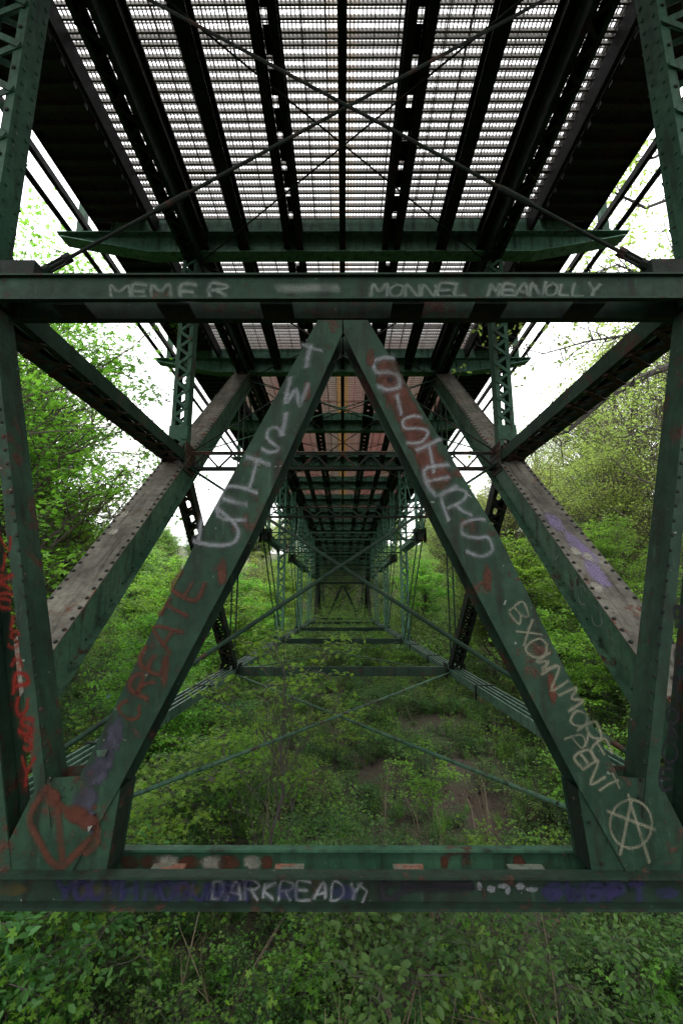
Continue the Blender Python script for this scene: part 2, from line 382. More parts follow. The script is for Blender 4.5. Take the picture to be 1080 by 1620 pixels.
for n in range(NF, NL):
    for x, k in ((0, 'single'), (-0.915, 'twin'), (0.915, 'twin'), (-1.86, 'mid'), (1.86, 'mid'), (-2.69, 'twin'), (2.69, 'twin'), (-3.56, 'edge'), (3.56, 'edge')):
        o = put('stringer', SM[k], None, bridge); o.location = (x, FB(n), 0)
        if k == 'edge' and x < 0: o.rotation_euler.z = math.pi; o.location.y = FB(n + 1)
        if k == 'twin':
            if n in (0, 1):
                for q in range(10):
                    p = put('batten_plate', bp, None, o); p.location = (0, PL * q / 9.5, 0)
            else: put('batten_plate', bpj, None, o, kind='stuff')
        o.matrix_parent_inverse = Matrix.Translation(-bridge.location)
# open grating: deep cross bars, shallow cross bars between them, long bars
GP = 0.142; GW = 3.72
gb = MB(); gb.box(-GW, GW, -0.005, 0.005, GZ + 0.036, GZ + 0.105); gb.box(-GW, GW, -0.014, 0.014, GZ + 0.032, GZ + 0.042)
gb = gb.mesh('grating_bar'); gb.materials.append(M['grating'])
rest = MB(); y = FB(NF); nb = 0
while y < FB(NL):
    if 4.2 < y < 4.2 + 230 * GP and abs((y - YF) % PL) > 0.0:
        o = put('grating_bar', gb, None, bridge); o.location.y = y
    else:
        rest.box(-GW, GW, y - 0.005, y + 0.005, GZ + 0.036, GZ + 0.105); rest.box(-GW, GW, y - 0.014, y + 0.014, GZ + 0.032, GZ + 0.042)
    y += GP
y = FB(NF) + GP / 2
fine = MB()
while y < FB(NL): fine.box(-GW, GW, y - 0.006, y + 0.006, GZ + 0.085, GZ + 0.106); y += GP
x = -GW
while x <= GW + 0.001:
    fine.box(x - 0.0075, x + 0.0075, FB(NF), FB(NL), GZ + 0.086, GZ + 0.108); x += 0.053
x = -GW + 0.1
while x <= GW:
    fine.box(x - 0.007, x + 0.007, FB(NF), FB(NL), GZ + 0.055, GZ + 0.104); x += 0.31
for n in range(NF, NL):
    for f in (0.36, 0.78): fine.box(-GW, GW, FB(n) + f * PL - 0.012, FB(n) + f * PL + 0.012, GZ + 0.02, GZ + 0.104)
put('grating_bars', rest, 'grating', bridge, kind='stuff'); put('grating_mesh', fine, 'grating', bridge, kind='stuff')
# solid footways either side, ribbed below
for s in (-1, 1):
    for n in range(NF, NL):
        m = MB(); a, b = sorted((s * 3.74, s * 4.72)); m.box(a, b, FB(n) + 0.01, FB(n + 1) - 0.01, 7.18, 7.26)
        o = put('footway_plate', m, 'soffit', bridge)
        m = MB()
        for q in range(16):
            yy = FB(n) + 0.14 + q * PL / 16; m.box(a + 0.01, b - 0.01, yy - 0.045, yy + 0.045, 7.10, 7.179)
        put('footway_rib', m, 'soffit', o, kind='stuff')
    m = MB(); a, b = sorted((s * 4.72, s * 4.735)); m.box(a, b, FB(NF), FB(NL), 7.08, 7.28); put('fascia', m, 'dark', bridge)

# --- member builders
def lacing(p, q, side, w, t, pitch, bw=0.055, th=0.01, double=False):   # list of flat bars zig-zagging between two lines
    p, q = Vector(p), Vector(q); L = (q - p).length; d = (q - p) / L; sv = Vector(side); sv = (sv - d * sv.dot(d)).normalized(); tv = sv.cross(d)
    n = max(2, round(L / pitch)); out = []
    for k in range(n):
        a = (L * k / n); b = L * (k + 1) / n; sg = 1 if k % 2 else -1
        for g in ((1, -1) if double else (1,)):
            m = MB(); A = p + d * a + sv * (sg * g * w) + tv * (t + (0.004 if sg * g > 0 else -0.007)); B = p + d * b - sv * (sg * g * w) + tv * (t + (0.004 if sg * g > 0 else -0.007))
            dd = (B - A).normalized(); m.bar(A - dd * 0.02, B + dd * 0.02, tv, [(-th / 2, th / 2, -bw / 2, bw / 2)]); out.append(m)
    return out
def merge(mbs):
    m = MB()
    for a in mbs:
        i = len(m.v); m.v += a.v; m.f += [tuple(i + k for k in f) for f in a.f]
    return m
def laced_member(name, p, q, side, w, h, pitch, mat, faces=(1, -1), fl=0.07, single=True, lmat=None, double=False):
    """two channels 2w apart along side, h deep, laced on the given faces"""
    m = MB(); r = []
    for s in (-1, 1):
        a, b = sorted((s * w, s * (w - 0.014))); r.append((a, b, -h / 2, h / 2))
        for tz in (-1, 1):
            c, e = sorted((s * (w - 0.014), s * (w - fl))); u, v = sorted((tz * h / 2, tz * (h / 2 - 0.014))); r.append((c, e, u, v))
    m.bar(p, q, side, r); o = put(name, m, mat, bridge)
    for fc in faces:
        ls = lacing(p, q, side, w - fl / 2, fc * (h / 2 + 0.012), pitch, double=double)
        if single:
            for a in ls: put('lacing_bar', a, lmat or mat, o)
        else: put('lacing_bars', merge(ls), lmat or mat, o, kind='stuff')
    return o
def rod(name, p, q, r, mat, turn=None, parent=None):
    m = MB(); m.tube([p, q], r, 8); o = put(name, m, mat, parent or bridge)
    if turn is not None:
        p, q = Vector(p), Vector(q); c = p.lerp(q, turn); d = (q - p).normalized(); m = MB()
        m.tube([c - d * 0.16, c - d * 0.13, c + d * 0.13, c + d * 0.16], [r * 1.1, r * 1.7, r * 1.7, r * 1.1], 8); put('turnbuckle', m, mat, o)
    return o
def rivet_rows(parent, rows, nrm, r=0.018, mat='dark'):
    m = MB()
    for p, q, n in rows:
        for k in range(n): m.dome(Vector(p).lerp(Vector(q), (k + 0.5) / n), nrm, r)
    return put('rivets', m, mat, parent, kind='stuff')

# top chords with open laced underside, one piece per double panel
for s in (-1, 1):
    for n in range(0, NB, 2):
        near = n < 2
        laced_member('top_chord', (s * 2.80, FB(n), 6.42), (s * 2.80, FB(n + 2), 6.42), X3, 0.145, 0.32, 0.22, 'green', (1, -1), 0.06, near, 'dark', double=False)
    laced_member('top_chord', (s * XT, FB(NF), 6.42), (s * XT, FB(0), 6.42), X3, 0.18, 0.32, 0.24, 'dark', (1, -1), 0.08, False)
    laced_member('top_chord', (s * XT, FB(NB), 6.42), (s * XT, FB(NL), 6.42), X3, 0.18, 0.32, 0.24, 'dark', (1, -1), 0.08, False)

# bottom chord eyebars
for s in (-1, 1):
    for n in range(0, NB, 2):
        for k in range(4):
            x = s * (XT - 0.15 + 0.1 * k); m = MB(); e = 0.0 if k % 2 == 0 else 0.03
            m.box(x - 0.014, x + 0.014, FB(n) + 0.1 - e, FB(n + 2) + e, ZB - 0.08, ZB + 0.08)
            o = put('eyebar', m, 'chord', bridge)
        m = MB()
        for f in (0.30, 0.72):
            yy = FB(n) + 2 * PL * f
            m.box(s * XT - 0.2, s * XT + 0.2, yy - 0.02, yy + 0.02, ZB + 0.081, ZB + 0.10); m.box(s * XT - 0.2, s * XT + 0.2, yy - 0.02, yy + 0.02, ZB - 0.10, ZB - 0.081)
            for sx in (-0.19, 0.19): m.box(s * XT + sx - 0.012, s * XT + sx + 0.012, yy - 0.02, yy + 0.02, ZB - 0.18, ZB + 0.081)
        put('eyebar_clamp', m, 'dark', bridge)

# end posts: heavy riveted boxes rising from each pier to the second panel point
def end_post(s, y0, y1, near):
    p = Vector((s * XT, y0, ZB - 0.05)); q = Vector((s * XT, y1, 6.28)); sg = 1 if y1 > y0 else -1
    d = (q - p).normalized(); side = X3 * sg; t = side.cross(d)          # t points up and back toward the pier
    if t.z < 0: side = -side; t = -t
    m = MB(); m.bar(p, q, side, [(-0.18, -0.165, -0.2, 0.185), (0.165, 0.18, -0.2, 0.185), (-0.165, -0.08, -0.2, -0.186), (0.08, 0.165, -0.2, -0.186), (-0.26, -0.18, -0.2, -0.186), (0.18, 0.26, -0.2, -0.186)])
    o = put('end_post', m, 'endpost', bridge)
    c = MB(); c.bar(p, q, side, [(-0.215, 0.215, 0.186, 0.2)]); co = put('cover_plate', c, 'cover', o, label='weathered grey riveted cover plate')
    n = 80 if near else 0
    if n:
        rows = [(p + side * x + t * 0.2, q + side * x + t * 0.2, n) for x in (-0.185, 0.185)]
        rivet_rows(o, rows, t, 0.024)
        inn = -side if (side.x * s > 0) else side
        rivet_rows(o, [(p + inn * 0.18 + t * v, q + inn * 0.18 + t * v, n // 2) for v in (-0.16,)], inn, 0.016)
    for a in lacing(p, q, side, 0.12, -0.21, 0.3)[:40]: pass
    put('lacing_bars', merge(lacing(p, q, side, 0.12, -0.205, 0.3)), 'dark', o, kind='stuff')
    return o, p, q, side, t
EP = {}
for s in (-1, 1):
    EP[s] = end_post(s, FB(0), FB(2), True); end_post(s, FB(NB), FB(NB - 2), False)

# pier frame: upper posts, leaning lower posts, top and bottom struts, A-shaped bracing
def pier_frame(y0, dirn, near):
    ya, yb = y0 - 0.02 * dirn, y0 + 0.21 * dirn
    def PP(px, py): v = P(px, py, YF - 0.02); return Vector((v.x, ya, v.z))
    off = Vector((0, 0.23 * dirn, 0))
    for s in (-1, 1):
        # upper laced post
        xi, xo = s * 2.69, s * 3.19; m = MB()
        for x, k in ((xi, s), (xo, -s)):
            m.box(min(x, x + k * 0.014), max(x, x + k * 0.014), min(ya, yb), max(ya, yb), 2.43, 6.26)
            for yy in (ya, yb):
                e = 0.014 * dirn if yy == ya else -0.014 * dirn
                m.box(min(x + k * 0.014, x + k * 0.075), max(x + k * 0.014, x + k * 0.075), min(yy, yy + e), max(yy, yy + e), 2.43, 6.26)
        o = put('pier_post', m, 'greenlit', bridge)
        xm = (xi + xo) / 2
        for yy, tt in ((ya - 0.012 * dirn, 0), (yb + 0.012 * dirn, 0)):
            ls = lacing((xm, yy, 2.55), (xm, yy, 6.2), X3, 0.215, 0, 0.235, 0.06)
            if near:
                for a in ls: put('lacing_bar', a, 'greenlit', o)
            else: put('lacing_bars', merge(ls), 'greenlit', o, kind='stuff')
        if near:
            rivet_rows(o, [((xi, ya + 0.05, 2.5), (xi, ya + 0.05, 6.2), 26), ((xi, yb - 0.05, 2.5), (xi, yb - 0.05, 6.2), 26)], (-s, 0, 0), 0.018, 'greenlit')
            rivet_rows(o, [((xi + s * 0.045, ya, 2.55), (xi + s * 0.045, ya, 6.2), 17)], (0, -1, 0), 0.02)
            m = MB(); m.box(min(s * 2.34, s * 3.25), max(s * 2.34, s * 3.25), ya + 0.01, yb - 0.01, 2.418, 2.56); put('post_seat', m, 'dark', o)
        # lower leaning post: inner channel and outer channel
        zt, zb = 2.2, -1.565; xo_ = 0.035 if s > 0 else 0.0; XI = lambda z: 1.70 + xo_ + (z - zb) * (0.242 - xo_ * 0.26)
        m = MB()
        for base, k in ((0.0, 1), (0.34, -1)):
            a = Vector((s * (XI(zb) + base), 0, zb)); b = Vector((s * (XI(zt) + base), 0, zt)); sx = X3 * (s * k)
            for (u0, u1, v0, v1) in ((0, 0.014, ya, yb), (0.014, 0.075, ya, ya + 0.014 * dirn), (0.014, 0.075, yb - 0.014 * dirn, yb)):
                m.box8([Vector(o_) + sx * u + Y3 * v for o_ in (a, b) for (u, v) in ((u0, v0), (u1, v0), (u1, v1), (u0, v1))])
        o = put('leaning_post', m, 'green', bridge)
        if near:
            rivet_rows(o, [((s * (XI(zb) + 0.05), ya, zb + 0.35), (s * (XI(zt) + 0.05), ya, zt), 34)], (0, -1, 0), 0.014)
        LP[(s, near)] = o
    # struts: pairs of channels joined by battens
    def chan(name, z0, z1, toe, mat, yw, x0=3.3):
        m = MB(); a, b = sorted((yw, yw + 0.014 * dirn)); m.box(-x0, x0, a, b, z0, z1)
        for z in (z0, z1 - 0.014):
            a, b = sorted((yw if toe < 0 else yw + 0.014 * dirn, yw + toe * dirn + (0.014 * dirn if toe > 0 else 0))); m.box(-x0, x0, a, b, z, z + 0.014)
        return put(name, m, mat, bridge)
    st = chan('portal_strut', 2.2, 2.415, -0.03, 'green', ya); s2 = chan('portal_strut', 2.2, 2.415, 0.05, 'green', yb - 0.014 * dirn)
    bm_ = MB(); bm_.box(-0.12, 0.12, min(ya + 0.015 * dirn, yb - 0.015 * dirn), max(ya + 0.015 * dirn, yb - 0.015 * dirn), 2.185, 2.199); bm_ = bm_.mesh('batten_plate'); bm_.materials.append(M['dark'])
    for px in (120, 281, 440, 643, 770, 920):
        b_ = put('batten_plate', bm_, None, st); b_.location.x = (px - CX) / 668 * 3.25
    cap = MB(); cap.box(-3.05, 3.05, min(ya, yb), max(ya, yb), 2.416, 2.428); 
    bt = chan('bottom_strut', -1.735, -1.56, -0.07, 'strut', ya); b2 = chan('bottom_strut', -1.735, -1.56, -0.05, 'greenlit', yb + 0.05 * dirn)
    for px, w_ in ((265, 26), (457, 23), (646, 24), (832, 28)):
        m = MB(); xa = (px - CX) / 832 * 3.2; ww = w_ / 832 * 3.2; yy0, yy1 = sorted((ya + 0.016 * dirn, ya + 0.13 * dirn)); m.box(xa - ww, xa + ww, yy0, yy1, -1.60, -1.588)
        b_ = put('batten_plate', m, 'paleplate', bt)
    # A bracing and gussets
    legs = {}
    for s in (-1, 1):
        mir = lambda pts: [PP(px if s < 0 else 2 * (542 + 9.5 * min(1, max(0, (py - 500) / 330))) - px, py) for px, py in pts]
        poly = mir([(503, 507), (541.5, 507), (541.5, 528), (396, 850), (189, 1246), (112, 1382), (58, 1352), (128, 1226), (318, 842)])
        lo = [v - Vector((0, 0.006 * dirn, 0)) for v in poly]
        m = MB(); m.prism(lo, (0, 0.014 * dirn, 0)); legs[s] = put('brace_leg', m, 'green', bridge)
        m = MB(); m.prism([v + Vector((0, 0.216 * dirn, 0)) for v in poly], (0, 0.014 * dirn, 0)); put('back_plate', m, 'green', legs[s])
        mid = [a_.lerp(b_, 0.42) for a_, b_ in zip(mir([(522, 510), (357, 846), (158, 1236), (90, 1366)]), mir([(541, 510), (396, 846), (189, 1236), (112, 1366)]))]
        m = MB()
        for a_, b_ in zip(mid, mid[1:]): m.prism([a_ + Vector((0, 0.009 * dirn, 0)), b_ + Vector((0, 0.009 * dirn, 0)), b_ + Vector((0, 0.215 * dirn, 0)), a_ + Vector((0, 0.215 * dirn, 0))], (0.012, 0, 0))
        put('web_plate', m, 'dark', legs[s])  # dark colour stands in for the shade inside the leg
        g_ = [(2, 1386), (8, 1340), (62, 1234), (128, 1229), (189, 1250), (166, 1386)]
        pts = [Vector((v.x, v.y + 0.022 * dirn, v.z)) for v in mir(g_)]
        m = MB(); m.prism([v - Vector((0, 0.016 * dirn, 0)) for v in pts], (0, 0.012 * dirn, 0)); m.prism([v + Vector((0, 0.225 * dirn - 0.02 * dirn, 0)) for v in pts], (0, 0.011 * dirn, 0))
        gp = put('gusset_plate', m, 'green', bridge); legs[('g', s)] = gp
        a, b = [v + Vector((0, 0.02 * dirn, 0)) for v in mir([(186, 1252), (163, 1386)])]; m = MB(); m.prism([a, b, b + off * 0.84, a + off * 0.84], (-0.012 if s < 0 else 0.012, 0, 0)); put('side_plate', m, 'dark', gp)  # side plate darkened to carry the shade between the gusset plates
        if near:
            rv = MB()
            for px, py in [(85 + 13 * c, 1248 + 12 * r) for r in range(6) for c in range(6)] if s < 0 else [(880, 1270), (905, 1262), (898, 1300), (885, 1325), (890, 1350), (930, 1300), (905, 1380), (960, 1330), (1000, 1290), (1030, 1310), (950, 1365), (1040, 1350)]:
                rv.dome(PP(px, py) + Vector((0, 0.006 if not (s > 0 and px < 985) else -0.006, 0)), (0, -1, 0), 0.012)
            put('rivets', rv, 'green' if s < 0 else 'dark', gp, kind='stuff')
        ax_ = mir([(480, 505), (542, 505), (542, 545), (497, 545)])
    # node stub to the main truss and pedestals carry the frame
    for s in (-1, 1):
        m = MB(); a, b = sorted((s * 2.45, s * 3.15)); m.box(a, b, min(ya, yb), max(ya, yb), -2.0, -1.737); put('bearing_shoe', m, 'dark', bridge)
    return st, bt, legs, PP
LP = {}
NST, NBT, NLEG, PP = pier_frame(YF, 1, True)
pier_frame(FB(NB), -1, False)
for n, near in ((0, True), (NB, False)):
    for s in (-1, 1):
        m = MB(); z0 = float(ground_z(s * 2.85, FB(n))) - 0.5; w = 0.42
        m.prism([(s * 2.85 - w, FB(n) + 0.1 - w, z0), (s * 2.85 + w, FB(n) + 0.1 - w, z0), (s * 2.85 + w, FB(n) + 0.1 + w, z0), (s * 2.85 - w, FB(n) + 0.1 + w, z0)], (0, 0, -2.0 - z0))
        o = put('pier_pedestal', m, 'concrete', bridge)

# struts from the pier post to the middle node, alongside the truss; and the same at every second bay
def mid_strut(s, n0, n1, single):
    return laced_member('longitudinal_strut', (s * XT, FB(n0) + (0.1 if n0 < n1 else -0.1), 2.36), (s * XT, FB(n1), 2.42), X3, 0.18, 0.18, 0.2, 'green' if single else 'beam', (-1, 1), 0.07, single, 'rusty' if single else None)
for s in (-1, 1):
    mid_strut(s, 0, 1, True); mid_strut(s, NB, NB - 1, False)
    mid_strut(s, 3, 4, False); mid_strut(s, 5, 6, False); mid_strut(s, 7, 6, False); mid_strut(s, 9, 8, False)
    # short posts over the middle nodes
    for n in (1, 3, 5, 7, 9, 11):
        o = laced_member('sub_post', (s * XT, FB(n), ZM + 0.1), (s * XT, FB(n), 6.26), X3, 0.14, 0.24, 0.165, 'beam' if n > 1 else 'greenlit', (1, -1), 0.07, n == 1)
        if n == 1:
            m = MB(); m.box(s * XT - 0.16, s * XT + 0.16, FB(1) - 0.138, FB(1) - 0.125, 2.75, 3.0); put('tie_plate', m, 'greenlit', o)
    # laced members from middle node down to the bottom chord in the end bays
    laced_member('sub_diagonal', (s * XT, FB(1) + 0.05, ZM - 0.15), (s * XT, FB(2) - 0.05, ZB + 0.1), X3, 0.15, 0.22, 0.17, 'dark', (1, -1), 0.07, True)
    laced_member('sub_diagonal', (s * XT, FB(11) - 0.05, ZM - 0.15), (s * XT, FB(10) + 0.05, ZB + 0.1), X3, 0.15, 0.22, 0.2, 'dark', (1, -1), 0.07, False)
    # main posts
    for n in (4, 6, 8):
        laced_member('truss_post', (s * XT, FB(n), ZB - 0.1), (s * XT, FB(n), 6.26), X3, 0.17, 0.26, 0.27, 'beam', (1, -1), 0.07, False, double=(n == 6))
    # eyebar hangers and tension diagonals
    for n in (2, 10):
        for e in (-0.07, 0.07): rod('hanger_bar', (s * XT + e, FB(n), ZB), (s * XT + e, FB(n), 6.26), 0.022, 'green')
    for a, b in ((2, 4), (4, 6), (10, 8), (8, 6)):
        for e in (-0.09, 0.09):
            p = Vector((s * XT + e, FB(a), 6.3)); q = Vector((s * XT + e, FB(b), ZB)); m = MB(); m.bar(p, q, X3, [(-0.012, 0.012, -0.06, 0.06)]); put('diagonal_bar', m, 'greenlit', bridge)
    for a, b in ((3, 4), (5, 6), (7, 6), (9, 8)):      # counters from middle node up
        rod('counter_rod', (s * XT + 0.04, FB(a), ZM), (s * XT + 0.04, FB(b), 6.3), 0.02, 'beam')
    # node plates
    for n in range(1, NB, 2):
        m = MB()
        for e in (-0.20, 0.186): m.box(s * XT + e, s * XT + e + 0.014, FB(n) - 0.28, FB(n) + 0.28, ZM - 0.27, ZM + 0.25)
        m.box(s * XT - 0.12, s * XT + 0.12, FB(n) - 0.2, FB(n) + 0.2, ZM - 0.2, ZM + 0.2)
        o = put('node_plate', m, 'rusty' if n == 1 else 'dark', bridge)
        if n == 1:
            rivet_rows(o, [((s * (XT - 0.2), FB(1) - 0.24, ZM - 0.2 + 0.1 * k), (s * (XT - 0.2), FB(1) + 0.24, ZM - 0.2 + 0.1 * k), 6) for k in range(5)], (-s, 0, 0), 0.02)
    for n in range(2, NB, 2):
        m = MB()
        for e in (-0.23, 0.216): m.box(s * XT + e, s * XT + e + 0.014, FB(n) - 0.22, FB(n) + 0.22, ZB - 0.16, ZB + 0.2)
        m.tube([(s * XT - 0.3, FB(n), ZB), (s * XT + 0.3, FB(n), ZB)], 0.07, 8); put('node_plate', m, 'dark', bridge)
# crossing struts at the middle nodes (open zig-zag webs) and bottom struts
for n in range(1, NB):
    m = MB()
    for z, hh in ((ZM + 0.10, 0.03), (ZM - 0.19, 0.035)):
        m.box(-2.66, 2.66, FB(n) - 0.05, FB(n) + 0.05, z, z + 0.016); m.box(-2.66, 2.66, FB(n) - 0.052, FB(n) - 0.04, z - (hh if z > ZM else -0.016), z + (0 if z > ZM else hh + 0.016))
    o = put('cross_strut', m, 'dark' if n < 3 else 'greenlit', bridge)
    ls = lacing((-2.6, FB(n) - 0.03, ZM - 0.03), (2.6, FB(n) - 0.03, ZM - 0.03), Z3, 0.125, 0.0, 0.235 if n == 1 else 0.3, 0.035, 0.012)
    if n == 1:
        for a in ls: put('lacing_bar', a, 'dark', o)
    else: put('lacing_bars', merge(ls), 'green', o, kind='stuff')
    if n == 1:
        m = MB(); m.box(-2.6, 2.6, FB(n) - 0.07, FB(n) + 0.05, ZM + 0.118, ZM + 0.13); put('top_angle', m, 'paleplate', o)  # light falling on the strut's top painted as a paler angle
for n in range(2, NB, 2):
    m = MB(); m.box(-2.62, 2.62, FB(n) - 0.08, FB(n) - 0.066, ZB - 0.11, ZB + 0.11); m.box(-2.62, 2.62, FB(n) - 0.066, FB(n) + 0.06, ZB + 0.096, ZB + 0.11); m.box(-2.62, 2.62, FB(n) - 0.066, FB(n) + 0.06, ZB - 0.11, ZB - 0.096)
    put('floor_strut', m, 'green', bridge)
# rods: bracing crosses
for s in (-1, 1):
    o = rod('sway_rod', (-s * 2.62, YF + 0.09 + s * 0.025, 2.38), (s * 2.62, YF + 0.09 + s * 0.025, 5.84), 0.015, 'dark', 0.235)
    p, q = Vector((-s * 2.62, YF + 0.09 + s * 0.025, 2.38)), Vector((s * 2.62, YF + 0.09 + s * 0.025, 5.84)); m = MB()
    d = (q - p).normalized(); n_ = Vector((-d.z, 0, d.x))
    for f in (0.055, 0.085):
        c = p.lerp(q, f); m.tube([c - d * 0.03, c + d * 0.03], 0.04, 8)
    for e in (-0.035, 0.035): m.tube([p.lerp(q, 0.055) + n_ * e, p.lerp(q, 0.085) + n_ * e], 0.011, 6)
    put('turnbuckle', m, 'dark', o)
    for n in range(NF, NL):
        rod('lateral_rod', (-s * 2.66, FB(n) + 0.05, 6.28 + s * 0.02), (s * 2.66, FB(n + 1) - 0.05, 6.28 + s * 0.02), 0.013, 'dark')
    for n in range(1, NB):
        rod('sway_rod', (-s * 2.68, FB(n) - 0.02 + s * 0.02, ZM + 0.1), (s * 2.68, FB(n) - 0.02 + s * 0.02, 6.2), 0.013, 'dark')
    # lower half and upper half of the portal plane between the end posts
    rod('portal_rod', (-s * 2.66, FB(0) + 0.35, ZB + 0.25), (s * 2.66, FB(1), ZM - 0.1 + s * 0.03), 0.022, 'green')
    rod('portal_rod', (-s * 2.68, FB(1) + 0.1, ZM + 0.12), (s * 2.68, FB(2) - 0.2, 6.15 + s * 0.02), 0.014, 'greenlit', 0.5)
    rod('portal_rod', (-s * 2.66, FB(NB) - 0.35, ZB + 0.25), (s * 2.66, FB(NB - 1), ZM - 0.1 + s * 0.03), 0.03, 'green')
    for n in range(0, NB, 2):
        rod('floor_rod', (-s * 2.7, FB(n) + 0.15, ZB - 0.02 + s * 0.026), (s * 2.7, FB(n + 2) - 0.2, ZB - 0.02 + s * 0.026), 0.022 if n == 0 else 0.016, 'endpost')
# approach trestle beyond the far pier
for n in (14, 16):
    for s in (-1, 1):
        z0 = float(ground_z(s * XT, FB(n))) - 0.4
        laced_member('trestle_post', (s * XT, FB(n), z0), (s * XT, FB(n), 6.26), X3, 0.16, 0.26, 0.3, 'green', (1, -1), 0.07, False)
    m = MB(); m.box(-2.7, 2.7, FB(n) - 0.05, FB(n) + 0.05, 5.2, 5.4); put('cross_strut', m, 'green', bridge)
m = MB(); m.box(-5.0, 5.0, FB(NL) + 0.1, FB(NL) + 2, 0, 6.9); put('abutment', m, 'bark', bridge)

# ------------------------------------------------------------------ graffiti and stains on the frame
FONT = {
 'A': [[(0, 0), (.5, 1), (1, 0)], [(.2, .4), (.8, .4)]],
 'B': [[(0, 0), (0, 1), (.7, .95), (.8, .75), (.6, .55), (0, .5)], [(.6, .55), (1, .3), (.8, .05), (0, 0)]],
 'C': [[(1, .85), (.7, 1), (.3, .95), (.05, .6), (.1, .25), (.4, 0), (.8, .05), (1, .2)]],
 'D': [[(0, 0), (0, 1), (.6, .95), (1, .6), (.9, .2), (.5, 0), (0, 0)]],
 'E': [[(1, 1), (0, 1), (0, 0), (1, 0)], [(0, .5), (.8, .5)]],
 'G': [[(1, .85), (.6, 1), (.1, .8), (0, .4), (.3, 0), (.8, .05), (1, .4), (.6, .4)]],
 'H': [[(0, 0), (0, 1)], [(1, 0), (1, 1)], [(0, .5), (1, .5)]],
 'I': [[(.5, 0), (.5, 1)]], 'J': [[(.8, 1), (.8, .2), (.4, 0), (.1, .2)]],
 'K': [[(0, 0), (0, 1)], [(1, 1), (0, .45), (1, 0)]], 'L': [[(0, 1), (0, 0), (.9, 0)]],
 'M': [[(0, 0), (.1, 1), (.5, .4), (.9, 1), (1, 0)]], 'N': [[(0, 0), (0, 1), (1, 0), (1, 1)]],
 'O': [[(.5, 1), (.1, .8), (0, .4), (.3, 0), (.8, .1), (1, .5), (.85, .85), (.5, 1)]],
 'P': [[(0, 0), (0, 1), (.7, 1), (1, .75), (.7, .5), (0, .48)]],
 'R': [[(0, 0), (0, 1), (.7, 1), (1, .78), (.7, .55), (0, .5)], [(.45, .5), (1, 0)]],
 'S': [[(1, .85), (.6, 1), (.15, .9), (.1, .65), (.5, .52), (.9, .35), (.85, .1), (.4, 0), (0, .15)]],
 'T': [[(0, 1), (1, 1)], [(.5, 1), (.5, 0)]], 'U': [[(0, 1), (0, .3), (.3, 0), (.75, .05), (1, .4), (1, 1)]],
 'W': [[(0, 1), (.2, 0), (.5, .7), (.8, 0), (1, 1)]], 'X': [[(0, 0), (1, 1)], [(0, 1), (1, 0)]],
 'Y': [[(0, 1), (.5, .5), (1, 1)], [(.5, .5), (.45, 0)]], '8': [[(.5, .52), (.15, .75), (.5, 1), (.85, .78), (.5, .52), (.05, .25), (.5, 0), (.95, .25), (.5, .52)]],
}
def smoothline(pts, k=3):
    if len(pts) < 3: return pts
    out = []
    n = len(pts)
    for i in range(n - 1):
        p0, p1, p2, p3 = (Vector(pts[max(i - 1, 0)]), Vector(pts[i]), Vector(pts[i + 1]), Vector(pts[min(i + 2, n - 1)]))
        for j in range(k):
            t = j / k; out.append(0.5 * ((2 * p1) + (p2 - p0) * t + (2 * p0 - 5 * p1 + 4 * p2 - p3) * t * t + (3 * p1 - p0 - 3 * p2 + p3) * t ** 3))
    out.append(Vector(pts[-1])); return out
GR = random.Random(17)
def glyph(mb, ch, c, rx, uy, w, place, nrm, curve=True):     # glyph centred at photo pixel c, with pixel axes rx (letter right) and uy (letter up)
    k = GR.uniform(.88, 1.14); tilt = GR.uniform(-.10, .10)
    for st in FONT[ch]:
        st = [(x + GR.gauss(0, .045), y + GR.gauss(0, .045)) for x, y in st]
        if len(st) == 2: st = [st[0], ((st[0][0] + st[1][0]) / 2 + GR.gauss(0, .04), (st[0][1] + st[1][1]) / 2 + GR.gauss(0, .03)), st[1]]
        q = [(c[0] + k * (rx[0] * (x - .5 + tilt * (y - .5)) + uy[0] * (y - .5)), c[1] + k * (rx[1] * (x - .5 + tilt * (y - .5)) + uy[1] * (y - .5))) for x, y in st]
        q = smoothline([(a, b, 0) for a, b in q], 4)
        pts = [place(a[0], a[1]) for a in q]; ww = w * GR.uniform(.8, 1.25)
        mb.ribbon(pts, ww * 2.3, nrm, 0.62); mb.ribbon(pts, ww, nrm)
ON = lambda e: (lambda px, py: PP(px, py) - Vector((0, e, 0)))
FR = (0, -1, 0)
PX = 3.12 / 755                                               # metres per photo pixel at the frame
m = MB()                                                      # TWISTED, painted down the left leg
for ch, c, a, h in (('T', (489, 566), 33, 34), ('W', (468, 622), 36, 40), ('I', (449, 672), 12, 36), ('S', (432, 700), 30, 44), ('T', (402, 752), 34, 44), ('E', (376, 796), 40, 40), ('D', (346, 838), 56, 52)):
    t = R(14); glyph(m, ch, c, (a * math.cos(t), a * math.sin(t)), (h * math.sin(t) * 0.9, -h * math.cos(t)), 8.5 * PX, ON(.0085), FR)
put('graffiti', m, 'spray_white', NLEG[-1], label='white spray painted letters reading TWISTED down the leg')
m = MB()                                                      # SISTERS down the right leg
for ch, c, a, h in (('S', (612, 592), 34, 50), ('I', (632, 642), 10, 36), ('S', (657, 680), 34, 46), ('T', (682, 724), 34, 42), ('E', (697, 758), 38, 36), ('R', (722, 800), 40, 44), ('S', (752, 848), 44, 60)):
    t = R(-16); glyph(m, ch, c, (a * math.cos(t), a * math.sin(t)), (h * math.sin(t), -h * math.cos(t)), 8 * PX, ON(.0085), FR)
put('graffiti', m, 'spray_white', NLEG[1], label='white spray painted letters reading SISTERS down the leg')
m = MB()                                                      # CREATE, climbing the left leg
